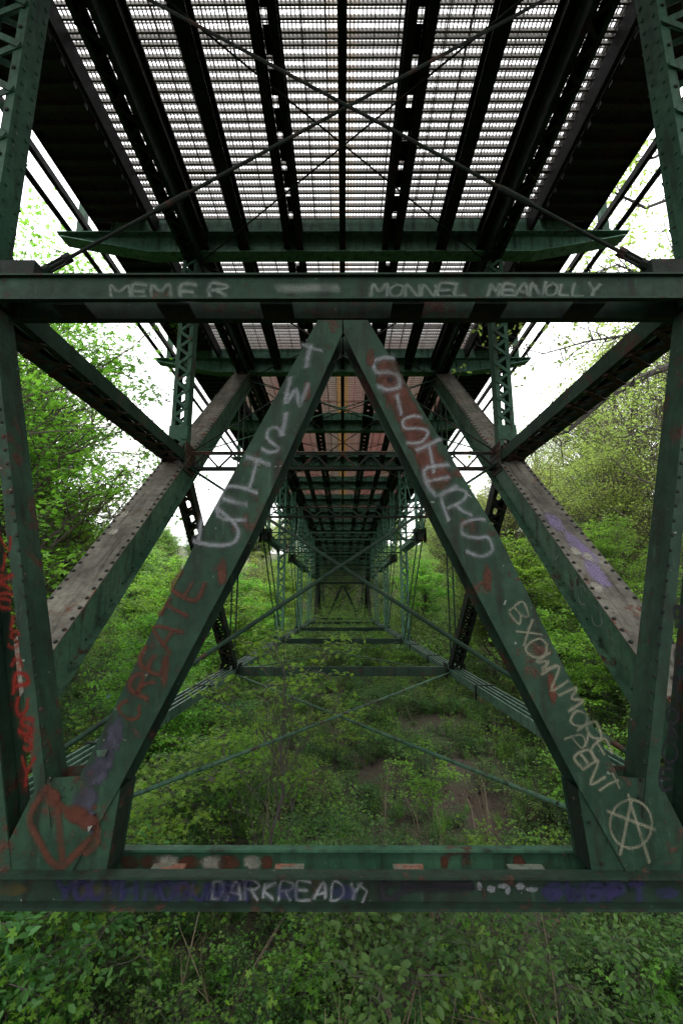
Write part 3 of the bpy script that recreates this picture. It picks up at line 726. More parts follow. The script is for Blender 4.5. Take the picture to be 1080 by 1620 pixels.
for k, ch in enumerate('CREATE'):
    c = (206 + 18.8 * k, 1124 - 39.5 * k)
    glyph(m, ch, c, (15, -28), (-32, -18) , 6.5 * PX, ON(.0085), FR)
put('graffiti', m, 'spray_rust', NLEG[-1], label='rust red letters reading CREATE up the leg')
m = MB()                                                      # BXOWN / MORE PENT on the right leg
for k, (ch, c) in enumerate((('B', (820, 972)), ('X', (834, 1002)), ('O', (848, 1026)), ('W', (862, 1048)), ('N', (876, 1072)))):
    glyph(m, ch, c, (12, 22), (24, -14), 4.5 * PX, ON(.0085), FR)
for k, (ch, c) in enumerate((('M', (902, 1104)), ('O', (914, 1136)), ('R', (930, 1160)), ('E', (948, 1186)))):
    glyph(m, ch, c, (13, 22), (24, -14), 4.0 * PX, ON(.0085), FR)
for k, (ch, c) in enumerate((('P', (908, 1174)), ('E', (922, 1200)), ('N', (936, 1222)), ('T', (958, 1240)))):
    glyph(m, ch, c, (12, 22), (24, -12), 4.0 * PX, ON(.0085), FR)
put('graffiti', m, 'spray_tan', NLEG[1], label='pale letters reading BXOWN and MORE PENT down the leg')
m = MB()                                                      # ringed A on the right gusset
cx_, cy_ = 995, 1302
m.ribbon([ON(.009)(cx_ + 33 * math.cos(t), cy_ + 38 * math.sin(t)) for t in np.linspace(0, 2 * math.pi, 33)], 5 * PX, FR)
for a, b in (((990, 1256), (1024, 1362)), ((996, 1262), (978, 1350)), ((958, 1282), (1033, 1311))): m.ribbon([ON(.009)(*a), ON(.009)((a[0] + b[0]) / 2, (a[1] + b[1]) / 2), ON(.009)(*b)], 6 * PX, FR)
put('graffiti', m, 'spray_tan', NLEG[('g', 1)], label='pale ringed letter A')
m = MB()                                                      # rust diamond scrawl and bared patches, left gusset
for ln in ([(75, 1245), (48, 1290), (60, 1325), (92, 1372), (120, 1350), (150, 1320)], [(75, 1245), (110, 1285), (150, 1275)], [(90, 1260), (95, 1310), (100, 1360)], [(150, 1290), (155, 1330), (135, 1350)]):
    m.ribbon(smoothline([ON(.009)(*p) for p in ln]), 13 * PX, FR)
m.blob(ON(.0095)(122, 1288), (22 * PX, 0, 0), (0, 0, 15 * PX), 4); m.blob(ON(.0095)(140, 1300), (18 * PX, 0, 0), (0, 0, 12 * PX), 5); m.blob(ON(.0095)(84, 1262), (13 * PX, 0, 0), (0, 0, 16 * PX), 9)
put('rust_scrawl', m, 'spray_rust', NLEG[('g', -1)])
m = MB()
for k, (c, a, b) in enumerate((((182, 1165), 16, 26), ((166, 1200), 18, 26), ((150, 1225), 22, 18), ((188, 1150), 9, 22))): m.blob(ON(.0085)(*c), (a * PX, 0, 0), (0, 0, b * PX), 20 + k, 26)
put('bared_primer', m, 'spray_slate', NLEG[-1], label='slate coloured patch where the green paint has peeled')
m = MB(); m.blob(ON(.0095)(137, 1262), (22 * PX, 0, 0), (0, 0, 20 * PX), 31); m.blob(ON(.0095)(146, 1300), (10 * PX, 0, 0), (0, 0, 18 * PX), 33); put('bared_primer', m, 'spray_slate', NLEG[('g', -1)])
for k, (px, py, w, h) in enumerate(((141, 1306, 8, 6), (155, 1186, 18, 9), (170, 1100, 9, 5))):
    pts = [ON(.02)(px, py), ON(.02)(px + w, py - 2), ON(.045)(px + w - 3, py + h), ON(.05)(px + 5, py + h * 0.8)]
    m = MB(); m.prism(pts, (0, 0.003, 0)); put('paint_flake', m, 'peel' if k < 1 else 'greenlit', NLEG[('g', -1)] if k < 1 else NLEG[-1])
m = MB()                                                      # brown rusted length on the right leg
for k in range(9):
    f = k / 8; m.blob(ON(.007)(612 + 80 * f, 590 + 165 * f), (26 * PX, 0, 0), (0, 0, 30 * PX), 50 + k)
put('rust_stain', m, 'spray_brown', NLEG[1])
m = MB(); m.blob(ON(.0085)(617, 601), (7 * PX, 0, 0), (0, 0, 7 * PX), 3); put('rust_stain', m, 'spray_black', NLEG[1])
# lettering on the top strut
TS = lambda px, py: P(px, py, YF - 0.02) - Vector((0, 0.003, 0))
m = MB()
for ch, c, a, h in (('M', (190, 460), 34, 22), ('E', (222, 461), 20, 20), ('M', (255, 460), 36, 22), ('E', (300, 462), 22, 18), ('R', (345, 460), 26, 20)):
    glyph(m, ch, c, (a, 0), (0, -h), 8 * PX, TS, FR)
m.ribbon([TS(440, 457), TS(470, 458), TS(500, 456), TS(534, 457)], 22 * PX, FR)
x = 600
for ch in 'MONNEL': glyph(m, ch, (x, 461), (21, 0), (3, -19), 7 * PX, TS, FR); x += 26
x = 782
for ch in 'MEANOLLY': glyph(m, ch, (x, 461), (18, 0), (4, -19), 7 * PX, TS, FR); x += 22
put('graffiti', m, 'spray_green', NST, label='faded pale lettering along the top strut')
# lettering on the bottom strut
BS = lambda px, py: P(px, py, YF - 0.02) - Vector((0, 0.003, 0))
m = MB(); x = 104
for ch in 'YOUTH': glyph(m, ch, (x, 1409), (20, 0), (0, -28), 9 * PX, BS, FR); x += 25
x = 240
for ch in 'MOGUNST': glyph(m, ch, (x, 1409), (20, 0), (0, -26), 8 * PX, BS, FR); x += 25
for k, x in enumerate((455, 545)): m.blob(BS(x, 1410), (22 * PX, 0, 0), (0, 0, 11 * PX), 90 + k)
x = 872
for ch in 'SWEPT': glyph(m, ch, (x, 1408), (24, 0), (0, -25), 9 * PX, BS, FR); x += 33
for k in (0, 3, 6): m.blob(BS(870 + 30 * k, 1409), (22 * PX, 0, 0), (0, 0, 9 * PX), 100 + k)
put('graffiti', m, 'spray_blue', NBT, label='blue lettering reading YOUTH and SWEPT on the bottom strut')
m = MB(); x = 345
for ch in 'DARKREADY': glyph(m, ch, (x, 1408), (18, 0), (3, -27), 4.5 * PX, lambda a, b: BS(a, b) - Vector((0, .001, 0)), FR); x += 27
m.ribbon([BS(565, 1396), BS(580, 1408), BS(572, 1428)], 5 * PX, FR)
put('graffiti', m, 'spray_white', NBT, label='pale lettering reading DARK READY on the bottom strut')
m = MB(); m.ribbon(smoothline([BS(p, q) for p, q in ((605, 1396), (606, 1418), (622, 1422), (640, 1406), (690, 1404), (745, 1402))]), 14 * PX, FR); m.ribbon([BS(610, 1398), BS(680, 1397), BS(745, 1399)], 12 * PX, FR)
put('graffiti', m, 'spray_black', NBT)
for k in range(6):
    m = MB(); m.blob(BS(757 + 15 * k + 4 * (k % 3), 1401 + 5 * (k % 2)), ((5 + 3 * (k % 3)) * PX, 0, 0), (0, 0, (8 - 2 * (k % 3)) * PX), 70 + k, 10); put('paint_dab', m, 'spray_white', NBT)
for x in (20, 150, 295):
    m = MB(); m.blob(BS(x, 1408), (24 * PX, 0, 0), (0, 0, 10 * PX), x); put('graffiti', m, 'spray_yellow', NBT)
BK = lambda px, py: P(px, py, YF + 0.26) - Vector((0, 0.003, 0))
for k, (px, w_, mt) in enumerate(((205, 16, 'spray_brown'), (236, 18, 'spray_brown'), (262, 22, 'spray_bare'), (300, 20, 'spray_brown'), (335, 22, 'spray_bare'), (362, 20, 'spray_brown'), (400, 16, 'spray_bare'), (422, 12, 'spray_brown'), (702, 7, 'spray_brown'), (820, 12, 'spray_brown'))):
    m = MB(); m.blob(BK(px, 1364), (w_ * PX * 1.1, 0, 0), (0, 0, 12 * PX), 300 + k); put('rust_stain', m, mt, NBT)
for k, (px, py, w_, h_) in enumerate(((352, 905, 9, 26), (262, 1060, 7, 30), (770, 915, 8, 26), (872, 1090, 8, 30), (586, 566, 9, 22), (486, 620, 8, 24))):
    m = MB(); m.blob(ON(.0088)(px, py), (w_ * PX, 0, 0), (0, 0, h_ * PX), 320 + k); put('rust_stain', m, 'spray_brown', NLEG[-1] if px < 542 else NLEG[1]) if 100 < px < 1000 else None
# red words inside the left leaning post, black ones in the right
def on_panel(s):
    def f(px, py):                                            # onto the inner face of the outer channel
        v = P(px, py, 1.0); zb = -1.565
        # plane: s*x = 1.70 + .34 - .014 + (z - zb) * .242
        k = (1.70 + 0.34 - 0.018 - zb * -0.242) / (s * v.x - 0.242 * v.z) if True else 1
        return Vector((v.x * k, k, v.z * k))
    return f
m = MB(); pl = on_panel(-1); nrm = (1, 0, 0.24)
for ch, c, a, h in (('N', (5, 857), 16, 18), ('I', (5, 888), 14, 24), ('K', (9, 920), 18, 22), ('E', (9, 950), 16, 20), ('I', (18, 985), 6, 22), ('S', (21, 1012), 14, 24), ('A', (26, 1045), 20, 24), ('P', (31, 1084), 20, 28), ('U', (32, 1118), 16, 26), ('S', (39, 1150), 18, 24), ('S', (42, 1176), 16, 24), ('Y', (40, 1220), 22, 50)):
    glyph(m, ch, c, (a, 2), (3, -h), 0.022, pl, nrm)
put('graffiti', m, 'spray_red', LP[(-1, True)], label='red painted words running down inside the post')
m = MB(); pl = on_panel(1)
for ch, c, a, h in (('B', (1074, 975), 16, 30), ('O', (1072, 1040), 14, 34), ('T', (1070, 1090), 18, 34), ('D', (1064, 1132), 16, 20), ('A', (1062, 1160), 16, 18), ('O', (1058, 1190), 22, 34), ('E', (1054, 1232), 16, 28)):
    glyph(m, ch, c, (a, -2), (-3, -h), 0.022, pl, (-1, 0, 0.24))
put('graffiti', m, 'spray_black', LP[(1, True)], label='black painted letters running down inside the post')
# paint on the end posts
def on_cover(s, f, x): o, p, q, side, t = EP[s]; return p.lerp(q, f) + X3 * (s * x) + t * 0.203
m = MB(); o, p, q, side, t = EP[1]; d = (q - p).normalized()
for k, (f, x) in enumerate(((0.29, 0.0), (0.27, 0.05), (0.33, -0.05), (0.24, -0.02))): m.blob(on_cover(1, f, x), X3 * 0.11, d * 0.32, 200 + k)
put('graffiti', m, 'spray_violet', o, label='violet paint sprayed over the grey plate')
for s, fs in ((-1, ((0.31, 0.08), (0.345, 0.12))), (1, ((0.265, 0.03), (0.275, -0.06), (0.22, -0.13)))):
    o, p, q, side, t = EP[s]; d = (q - p).normalized()
    for k, (f, x) in enumerate(fs):
        m = MB(); m.blob(on_cover(s, f, x) + t * 0.0012, X3 * 0.07, d * 0.11, 220 + k); put('bare_patch', m, 'spray_bare', o)
o, p, q, side, t = EP[1]; m = MB(); base = lambda f, v: p.lerp(q, f) - X3 * 0.1835 + t * v
for f0, pts in ((0.285, ((0, .06), (.006, -.08), (.012, .05))), (0.245, ((0, .1), (.0, -.08), (.01, -.08))), (0.225, ((0, .08), (.008, .1), (.012, 0), (.004, -.1), (-.004, -.05))), (0.20, ((.008, .08), (0, .1), (-.008, 0), (0, -.1), (.008, -.06)))):
    m.ribbon(smoothline([base(f0 + a, v) for a, v in pts]), 0.035, (-1, 0, 0))
put('graffiti', m, 'spray_green', o)

# ------------------------------------------------------------------ vegetation
def leaf_shape(kind):
    if kind == 'maple':                       # five pointed lobes
        vs_, fs = [], []
        for a, L in ((-100, .62), (-48, .9), (0, 1.05), (48, .9), (100, .62)):
            a = R(a); d = np.array([math.sin(a), math.cos(a), 0]); n = np.array([d[1], -d[0], 0]); b = len(vs_)
            vs_ += [np.zeros(3), d * L * .5 + n * .20, d * L + np.array([0, 0, -.12 * L]), d * L * .5 - n * .20]; fs.append([b, b + 1, b + 2, b + 3])
        return np.array(vs_) * 0.62, np.array(fs)
    if kind == 'oval':
        return np.array([[0, 0, 0], [.28, .32, .04], [.22, .72, .03], [0, 1.0, -.08], [-.22, .72, .03], [-.28, .32, .04]]), np.array([[0, 1, 2, 3], [0, 3, 4, 5]])
    return np.array([[0, 0, 0], [.34, .5, .06], [0, 1.0, -.06], [-.34, .5, .06]]), np.array([[0, 1, 2, 3]])

def leaves_mesh(name, pos, dirs, size, kind, rng, flat=0.6, tint=None):
    """pos Nx3, dirs Nx3 outward directions; leaves lie mostly flat, tips outward"""
    N = len(pos); lv, lf = leaf_shape(kind)
    up = np.tile([0, 0, 1.0], (N, 1)) + rng.normal(0, flat, (N, 3)); up /= np.linalg.norm(up, axis=1)[:, None]
    t = dirs + rng.normal(0, 0.5, (N, 3)); t -= up * (t * up).sum(1)[:, None]; t /= np.linalg.norm(t, axis=1)[:, None] + 1e-9
    s = np.cross(t, up); sz = size * rng.uniform(0.55, 1.25, N)
    v = pos[:, None, :] + sz[:, None, None] * (lv[None, :, 0, None] * s[:, None, :] + lv[None, :, 1, None] * t[:, None, :] + lv[None, :, 2, None] * up[:, None, :])
    f = (np.arange(N) * len(lv))[:, None, None] + lf[None]
    tt = rng.uniform(0, 1, N) if tint is None else np.clip(tint + rng.normal(0, .22, N), 0, 1)
    return np_mesh(name, v.reshape(-1, 3), f.reshape(-1, lf.shape[1]), np.repeat(tt, len(lf)))

def curve(p, q, k, rng, wob, sag=0.0):
    p, q = np.array(p, float), np.array(q, float); L = np.linalg.norm(q - p)
    ts = np.linspace(0, 1, k + 1); pts = p[None] * (1 - ts)[:, None] + q[None] * ts[:, None]
    off = rng.normal(0, wob * L, (k + 1, 3)) * np.sin(ts * math.pi)[:, None]; pts += off; pts[:, 2] += sag * L * np.sin(ts * math.pi)
    return pts
def make_tree(seed, H, crown, clumps, per, leaf, lsize, trunk_r, kind, lean=(0, 0), clump_r=0.9, flat=0.45, twigs=6, bare=1.0, bottom=0.25, tw=0.012, limbs=(), rough_=0.25):
    """crown = (rx, ry) radii; returns trunk mesh and crown mesh, base at the origin"""
    rng = np.random.default_rng(seed); tm = MB()
    top = np.array([lean[0], lean[1], H * 0.93]); tp = curve((0, 0, -0.3), top, 9, rng, 0.018)
    tm.tube(tp, [trunk_r * (1.25 if i == 0 else 1 - 0.93 * i / 9) for i in range(10)], 7)
    pos, dirs, tin = [], [], []
    for c in range(clumps):
        for _ in range(20):
            u = rng.normal(0, 1, 3); u /= np.linalg.norm(u); r = rng.uniform(0.25, 1.0) ** 0.55
            z = u[2] * r
            h = bottom + (1 - bottom) * (0.5 + 0.5 * z)
            shape = 1.0 if kind != 'slender' else 0.7
            rad = shape * (0.9 + rough_ * rng.normal(0, .3) + 0.25 * math.sin(3 * math.atan2(u[1], u[0]) + seed) + rng.normal(0, .08))
            c_ = np.array([u[0] * r * crown[0] * rad + lean[0] * h, u[1] * r * crown[1] * rad + lean[1] * h, h * H])
            if h * H > 0.4: break
        ht = np.clip((c_[2] / H) * 0.72 - 0.04 + rng.uniform(-.08, .05), 0.12, 0.92); k = int(ht * 9); root = tp[k] * (1 - (ht * 9 - k)) + tp[min(k + 1, 9)] * (ht * 9 - k)
        br = curve(root, c_, 5, rng, 0.07, 0.05); r0 = trunk_r * 0.33 * (1 - ht * 0.65)
        tm.tube(br, [r0 * (1 - 0.86 * i / 5) for i in range(6)], 4)
        n = int(per * rng.uniform(0.6, 1.4)); cr = clump_r * rng.uniform(0.6, 1.25)
        tws = []
        for w in range(twigs):
            a = rng.uniform(0, 2 * math.pi); e = c_ + np.array([math.cos(a) * cr, math.sin(a) * cr, rng.normal(0.0, flat * cr * 0.6)]) * rng.uniform(.5, 1.15)
            st = br[rng.integers(3, 6)]; tw_ = curve(st, e, 3, rng, 0.08, 0.04); tm.tube(tw_, [max(tw, r0 * 0.3), tw * .75, tw * .5, tw * .25], 3); tws.append(tw_)
        # leaves strung along the twigs plus a loose cloud
        ta = np.array(tws); wi = rng.integers(0, twigs, n); tt = rng.uniform(0.2, 1.05, n) * 3; i0 = np.clip(tt.astype(int), 0, 2); fr = (tt - i0)[:, None]
        pp = ta[wi, i0] * (1 - fr) + ta[wi, i0 + 1] * fr; spread = 0.07 + 0.09 * cr
        pp = pp + rng.normal(0, 1, (n, 3)) * np.array([spread, spread, spread * flat])
        pos.append(pp); dd = pp - c_; dd[:, 2] -= 0.15; dirs.append(dd / (np.linalg.norm(dd, axis=1)[:, None] + 1e-6)); tin.append(np.full(n, rng.uniform(.15, .85)))
    for lp, lr, nt_, nl in limbs:                                # long named limbs with hanging twigs
        lp = np.array(lp, float); mm = len(lp); tm.tube(lp, [lr * (1 - 0.8 * i / (mm - 1)) for i in range(mm)], 6)
        for w in range(nt_):
            f = rng.uniform(.15, 1) * (mm - 1); i0 = min(int(f), mm - 2); st = lp[i0] + (lp[i0 + 1] - lp[i0]) * (f - i0)
            e = st + np.array([rng.normal(-.35, .45), rng.normal(0, .5), rng.normal(-.15, .55)]); c3 = curve(st, e, 4, rng, .10, .08); tm.tube(c3, [.016, .013, .010, .007, .004], 3)
            for q in range(2):
                e2 = c3[2 + q] + rng.normal(0, .28, 3); tm.tube([c3[2 + q], (c3[2 + q] + e2) / 2 + rng.normal(0, .04, 3), e2], [.008, .006, .003], 3)
                pp = e2 + rng.normal(0, .07, (nl, 3)); pos.append(pp); dd = rng.normal(0, 1, (nl, 3)); dd[:, 2] -= .6; dirs.append(dd / np.linalg.norm(dd, axis=1)[:, None]); tin.append(np.full(nl, rng.uniform(.3, .9)))
    cm = leaves_mesh('crown', np.concatenate(pos), np.concatenate(dirs), lsize, leaf, rng, 0.42, np.concatenate(tin))
    return tm.mesh('trunk'), cm

VAR = {}
def variant(key, bark, leafm, *a, **k):
    t, c = make_tree(*a, **k); t.materials.append(M[bark]); c.materials.append(M[leafm]); VAR[key] = (t, c)
variant('maple', 'bark', 'leaf_maple', 3, 13.5, (4.3, 4.3), 250, 140, 'maple', 0.145, 0.16, 'round', clump_r=1.0, flat=0.30, twigs=8, bottom=0.20)
variant('round', 'darkbark', 'leaf_mid', 11, 11.0, (3.6, 3.6), 170, 150, 'diamond', 0.17, 0.15, 'round', clump_r=1.0, flat=0.45, twigs=5, bottom=0.2)
variant('round2', 'darkbark', 'leaf_mid', 12, 13.0, (3.4, 3.8), 170, 150, 'diamond', 0.18, 0.17, 'round', clump_r=1.0, flat=0.5, twigs=5, bottom=0.28)
variant('bud', 'bark', 'leaf_bud', 21, 13.5, (4.0, 4.0), 140, 110, 'diamond', 0.13, 0.15, 'round', rough_=0.7, clump_r=1.1, flat=0.55, twigs=8, bottom=0.3)
variant('airy', 'bark', 'leaf_bud', 23, 17.0, (4.4, 4.4), 150, 110, 'diamond', 0.13, 0.17, 'round', clump_r=1.3, flat=0.6, twigs=9, bottom=0.25, tw=0.013, rough_=0.8)
variant('slim', 'bark', 'leaf_mid', 31, 12.0, (2.2, 2.2), 80, 90, 'diamond', 0.15, 0.11, 'slender', clump_r=0.85, flat=0.5, twigs=5, bottom=0.3)
variant('low', 'darkbark', 'leaf_maple', 41, 5.5, (2.4, 2.4), 90, 120, 'diamond', 0.13, 0.06, 'round', clump_r=0.7, flat=0.25, twigs=5, bottom=0.15)
variant('sapling', 'darkbark', 'leaf_maple', 62, 5.2, (1.5, 1.4), 26, 42, 'maple', 0.11, 0.036, 'round', lean=(0.35, 0.1), clump_r=0.55, flat=0.18, twigs=4, bottom=0.35)
variant('sapling2', 'darkbark', 'leaf_maple', 66, 3.4, (1.2, 1.2), 20, 60, 'maple', 0.12, 0.022, 'round', lean=(-0.25, 0.2), clump_r=0.5, flat=0.18, twigs=4, bottom=0.35)
LOOK = {'round': 'round crowned green tree', 'round2': 'tall green tree', 'low': 'low spreading green tree', 'bud': 'pale yellow green budding tree', 'slim': 'slim green tree', 'airy': 'tall airy tree with fine bare branches'}
ORD = ['nearest', 'second nearest', 'third nearest', 'fourth nearest', 'fifth nearest', 'sixth nearest', 'seventh nearest', 'eighth nearest', 'ninth nearest', 'tenth nearest', 'eleventh nearest', 'twelfth nearest', 'thirteenth nearest', 'fourteenth nearest']
def rank(k, y, side):
    lst = sorted(b for a_, b, c, d_ in TREES[side] if c == k)
    return '%s, %s of its kind %s' % (LOOK[k], ORD[lst.index(y)], side if side[0] == 'l' else 'on the ' + side)
def tree(key, x, y, sc=1.0, rz=0.0, label='', cat='tree', group=None, name='tree', zs=1.0, dz=0.0):
    z = float(ground_z(x, y)) + dz; r = empty(name, (x, y, z)); r.scale = (sc, sc, sc * zs); r.rotation_euler.z = rz
    tag(r, label, cat, group); t, c = VAR[key]
    put('trunk', t, None, r); put('crown', c, None, r); return r

tree('maple', -8.7, 10.4, 1.03, 0.4, 'leafy bright green maple close beside the left of the bridge', name='maple_tree')
tree('maple', -11.2, 16.5, 1.0, 2.2, 'green maple standing behind the near left maple', name='maple_tree')
tree('airy', 12.8, 16.5, 0.85, 2.6, 'tall thinly leaved tree just behind the long limbed one', name='budding_tree')
tree('sapling', -1.25, 8.3, 1.0, 0.3, 'slender sapling growing up through the middle of the bridge floor bracing', 'sapling', name='sapling')
tree('sapling2', -2.2, 10.5, 0.8, 1.3, 'small leafy sapling left of the slender middle one', 'sapling', name='sapling')
tree('sapling2', -0.2, 15.0, 0.75, 2.3, 'sapling poking between the second and third floor struts', 'sapling', name='sapling')
tree('sapling', -1.9, 17.2, 0.7, 4.0, 'bushy sapling overlapping the left eyebars further along', 'sapling', name='sapling')
tree('sapling2', 1.9, 10.8, 0.6, 0.2, 'lone small sapling at the edge of the bare soil patch', 'sapling', name='sapling')
tree('maple', 9.4, 17.0, 0.46, 1.1, 'small bright leafy maple at the foot of the right hillside', name='maple_tree')
tree('maple', 7.4, 24.0, 0.5, 3.1, 'bright leafy maple further back on the right beside the trusses', name='maple_tree')
tree('maple', 15.5, 26.0, 0.75, 4.4, 'larger bright maple up the right hillside', name='maple_tree')
rg = random.Random(7)
BX, BY = 10.0, 10.0; bz = float(ground_z(BX, BY))
def LB(*pts): return [(P(a, b, y).x - BX, P(a, b, y).y - BY, P(a, b, y).z - bz) for a, b, y in pts]
variant('limb', 'darkbark', 'leaf_bud', 53, 14.5, (3.6, 3.6), 60, 40, 'oval', 0.11, 0.22, 'round', clump_r=1.0, flat=0.6, twigs=8, bottom=0.45, tw=0.013, limbs=(
    (LB((1120, 560, 10), (1030, 590, 9.9), (960, 628, 9.7), (900, 680, 9.6), (830, 706, 9.4), (790, 690, 9.2)), .085, 26, 6),
    (LB((1100, 300, 10), (1020, 330, 9.8), (960, 300, 9.8), (905, 330, 9.6)), .05, 22, 8),
    (LB((1110, 430, 10), (1030, 440, 9.9), (975, 420, 9.7), (915, 440, 9.6)), .045, 24, 8),
    (LB((1110, 200, 10.3), (1035, 250, 10.2), (985, 262, 10.0), (955, 290, 9.9)), .05, 24, 9),
    (LB((1100, 500, 10), (1000, 530, 9.8), (930, 540, 9.7), (860, 560, 9.5), (810, 548, 9.4)), .035, 26, 6)))
tree('limb', BX, BY, 1.0, 0.0, 'tree with long dark bare limbs reaching toward the bridge from the right', name='budding_tree')
tree('maple', -14.0, 13.2, 1.2, 3.9, 'tallest green maple, behind and outside the near left one', name='maple_tree')
G1, L1 = 'trees on the left side of the ravine', 'green tree among others in the wood left of the bridge'
TREES = {}
TREES['left of the bridge'] = ((-13.5, 23, 'round', .75), (-8.6, 24, 'low', 1.1), (-6.6, 19.5, 'low', .95), (-17, 19, 'round2', .9), (-10.5, 30, 'low', 1.2), (-7.2, 29, 'low', 1.05), (-15, 34, 'round', .72), (-20, 29, 'round2', .85), (-9, 38, 'low', 1.3), (-12.5, 44, 'bud', .65),
                   (-7, 46, 'low', 1.2), (-18, 46, 'round', .75), (-10, 54, 'bud', .7), (-15, 60, 'round2', .75), (-24, 52, 'round', .9), (-26, 38, 'round2', 1.0), (-7.5, 62, 'low', 1.5), (-5.2, 13.5, 'low', .7), (-6.0, 35, 'low', .9), (-32, 60, 'round', 1.0), (-20, 72, 'round', .8))
for x, y, k, s_ in TREES['left of the bridge']:
    tree(k, x, y, s_, rg.uniform(0, 6.28), rank(k, y, 'left of the bridge'), group=G1)
G2, L2 = 'trees on the right hillside', 'young leaved tree among others on the hillside right of the bridge'
TREES['right hillside'] = ((8.5, 22, 'low', 1.2), (11.5, 20, 'bud', .72), (14.5, 22.5, 'airy', .95), (19, 20, 'airy', 1.0), (10.5, 29, 'airy', .75), (14, 29.7, 'bud', .8), (18, 31, 'airy', .95), (24, 28, 'slim', 1.0), (9, 35, 'airy', .7), (12, 38.4, 'bud', .85),
                   (17, 40, 'airy', 1.0), (23, 40.5, 'airy', 1.1), (7.5, 44, 'low', 1.3), (11, 50, 'airy', .8), (16, 52, 'round', .85), (24, 54, 'bud', 1.0), (8.5, 60, 'bud', .8), (13, 64, 'round2', .85), (20, 68, 'bud', 1.0), (30, 60, 'round', 1.0), (32, 42, 'bud', 1.1), (6.8, 16.5, 'low', .75), (27, 21, 'bud', 1.0), (8.2, 13.8, 'low', .65))
for x, y, k, s_ in TREES['right hillside']:
    tree(k, x, y, s_, rg.uniform(0, 6.28), rank(k, y, 'right hillside'), group=G2)
G3, L3 = 'trees closing the far end of the ravine', 'tree in the wood beyond the far end of the bridge'
for k in range(60):
    x = rg.uniform(-60, 60); y = rg.uniform(76, 125)
    if abs(x) < 8 and y < 92: x += 14 if x > 0 else -14
    tree(rg.choice(['round', 'round2', 'bud', 'slim']), x, y, rg.uniform(.8, 1.1), rg.uniform(0, 6.28), L3, group=G3)

variant('bush', 'darkbark', 'leaf_maple', 71, 2.4, (1.1, 1.1), 22, 55, 'maple', 0.105, 0.016, 'round', clump_r=0.45, flat=0.2, twigs=5, bottom=0.2, tw=0.006)
variant('bush2', 'darkbark', 'leaf_under', 72, 1.9, (0.9, 0.9), 18, 70, 'oval', 0.085, 0.014, 'round', lean=(.2, -.1), clump_r=0.42, flat=0.3, twigs=5, bottom=0.15, tw=0.006)
variant('stem', 'darkbark', 'leaf_maple', 73, 4.2, (0.9, 0.9), 14, 34, 'maple', 0.10, 0.02, 'round', lean=(.5, .2), clump_r=0.45, flat=0.15, twigs=4, bottom=0.4, tw=0.006)
G4, L4 = 'young bushes on the ravine floor', 'young leafy bush among others on the ravine floor under the bridge'
k = 0
while k < 104:
    y = 5.5 + 24 * rg.random() ** 1.3; x = rg.uniform(-.75, .75) * y
    if abs(x + 1.1) < .9 and y < 9.5: continue
    if abs(x - 2.4) < 2.2 and 8 < y < 19 and rg.random() < .85: continue
    if abs(x) < 2.9 and rg.random() < .58: continue
    if abs(x) < 3.2 and y < 12: key = 'bush2'
    else: key = rg.choice(['bush', 'bush', 'bush2', 'stem'])
    if key == 'stem' and abs(abs(x) - 2.83) < 1.0: continue
    tree(key, x, y, rg.uniform(.65, 1.15), rg.uniform(0, 6.28), L4, 'bush', G4, 'bush'); k += 1

# dead leaves lying on the soil
rl = np.random.default_rng(5); n = 26000; x = rl.uniform(-14, 14, n); y = 3.4 + 26 * rl.uniform(0, 1, n) ** 1.4
lt = leaves_mesh('leaf_litter', np.stack([x, y, ground_z(x, y) + rl.uniform(.0, .05, n)], 1), rl.normal(0, 1, (n, 3)) * np.array([1, 1, .2]), .10, 'diamond', rl, .35)
put('leaf_litter', lt, leaf_mat('dead_leaf', (0.022, 0.013, 0.009), (0.115, 0.075, 0.048), 0.1), kind='stuff')
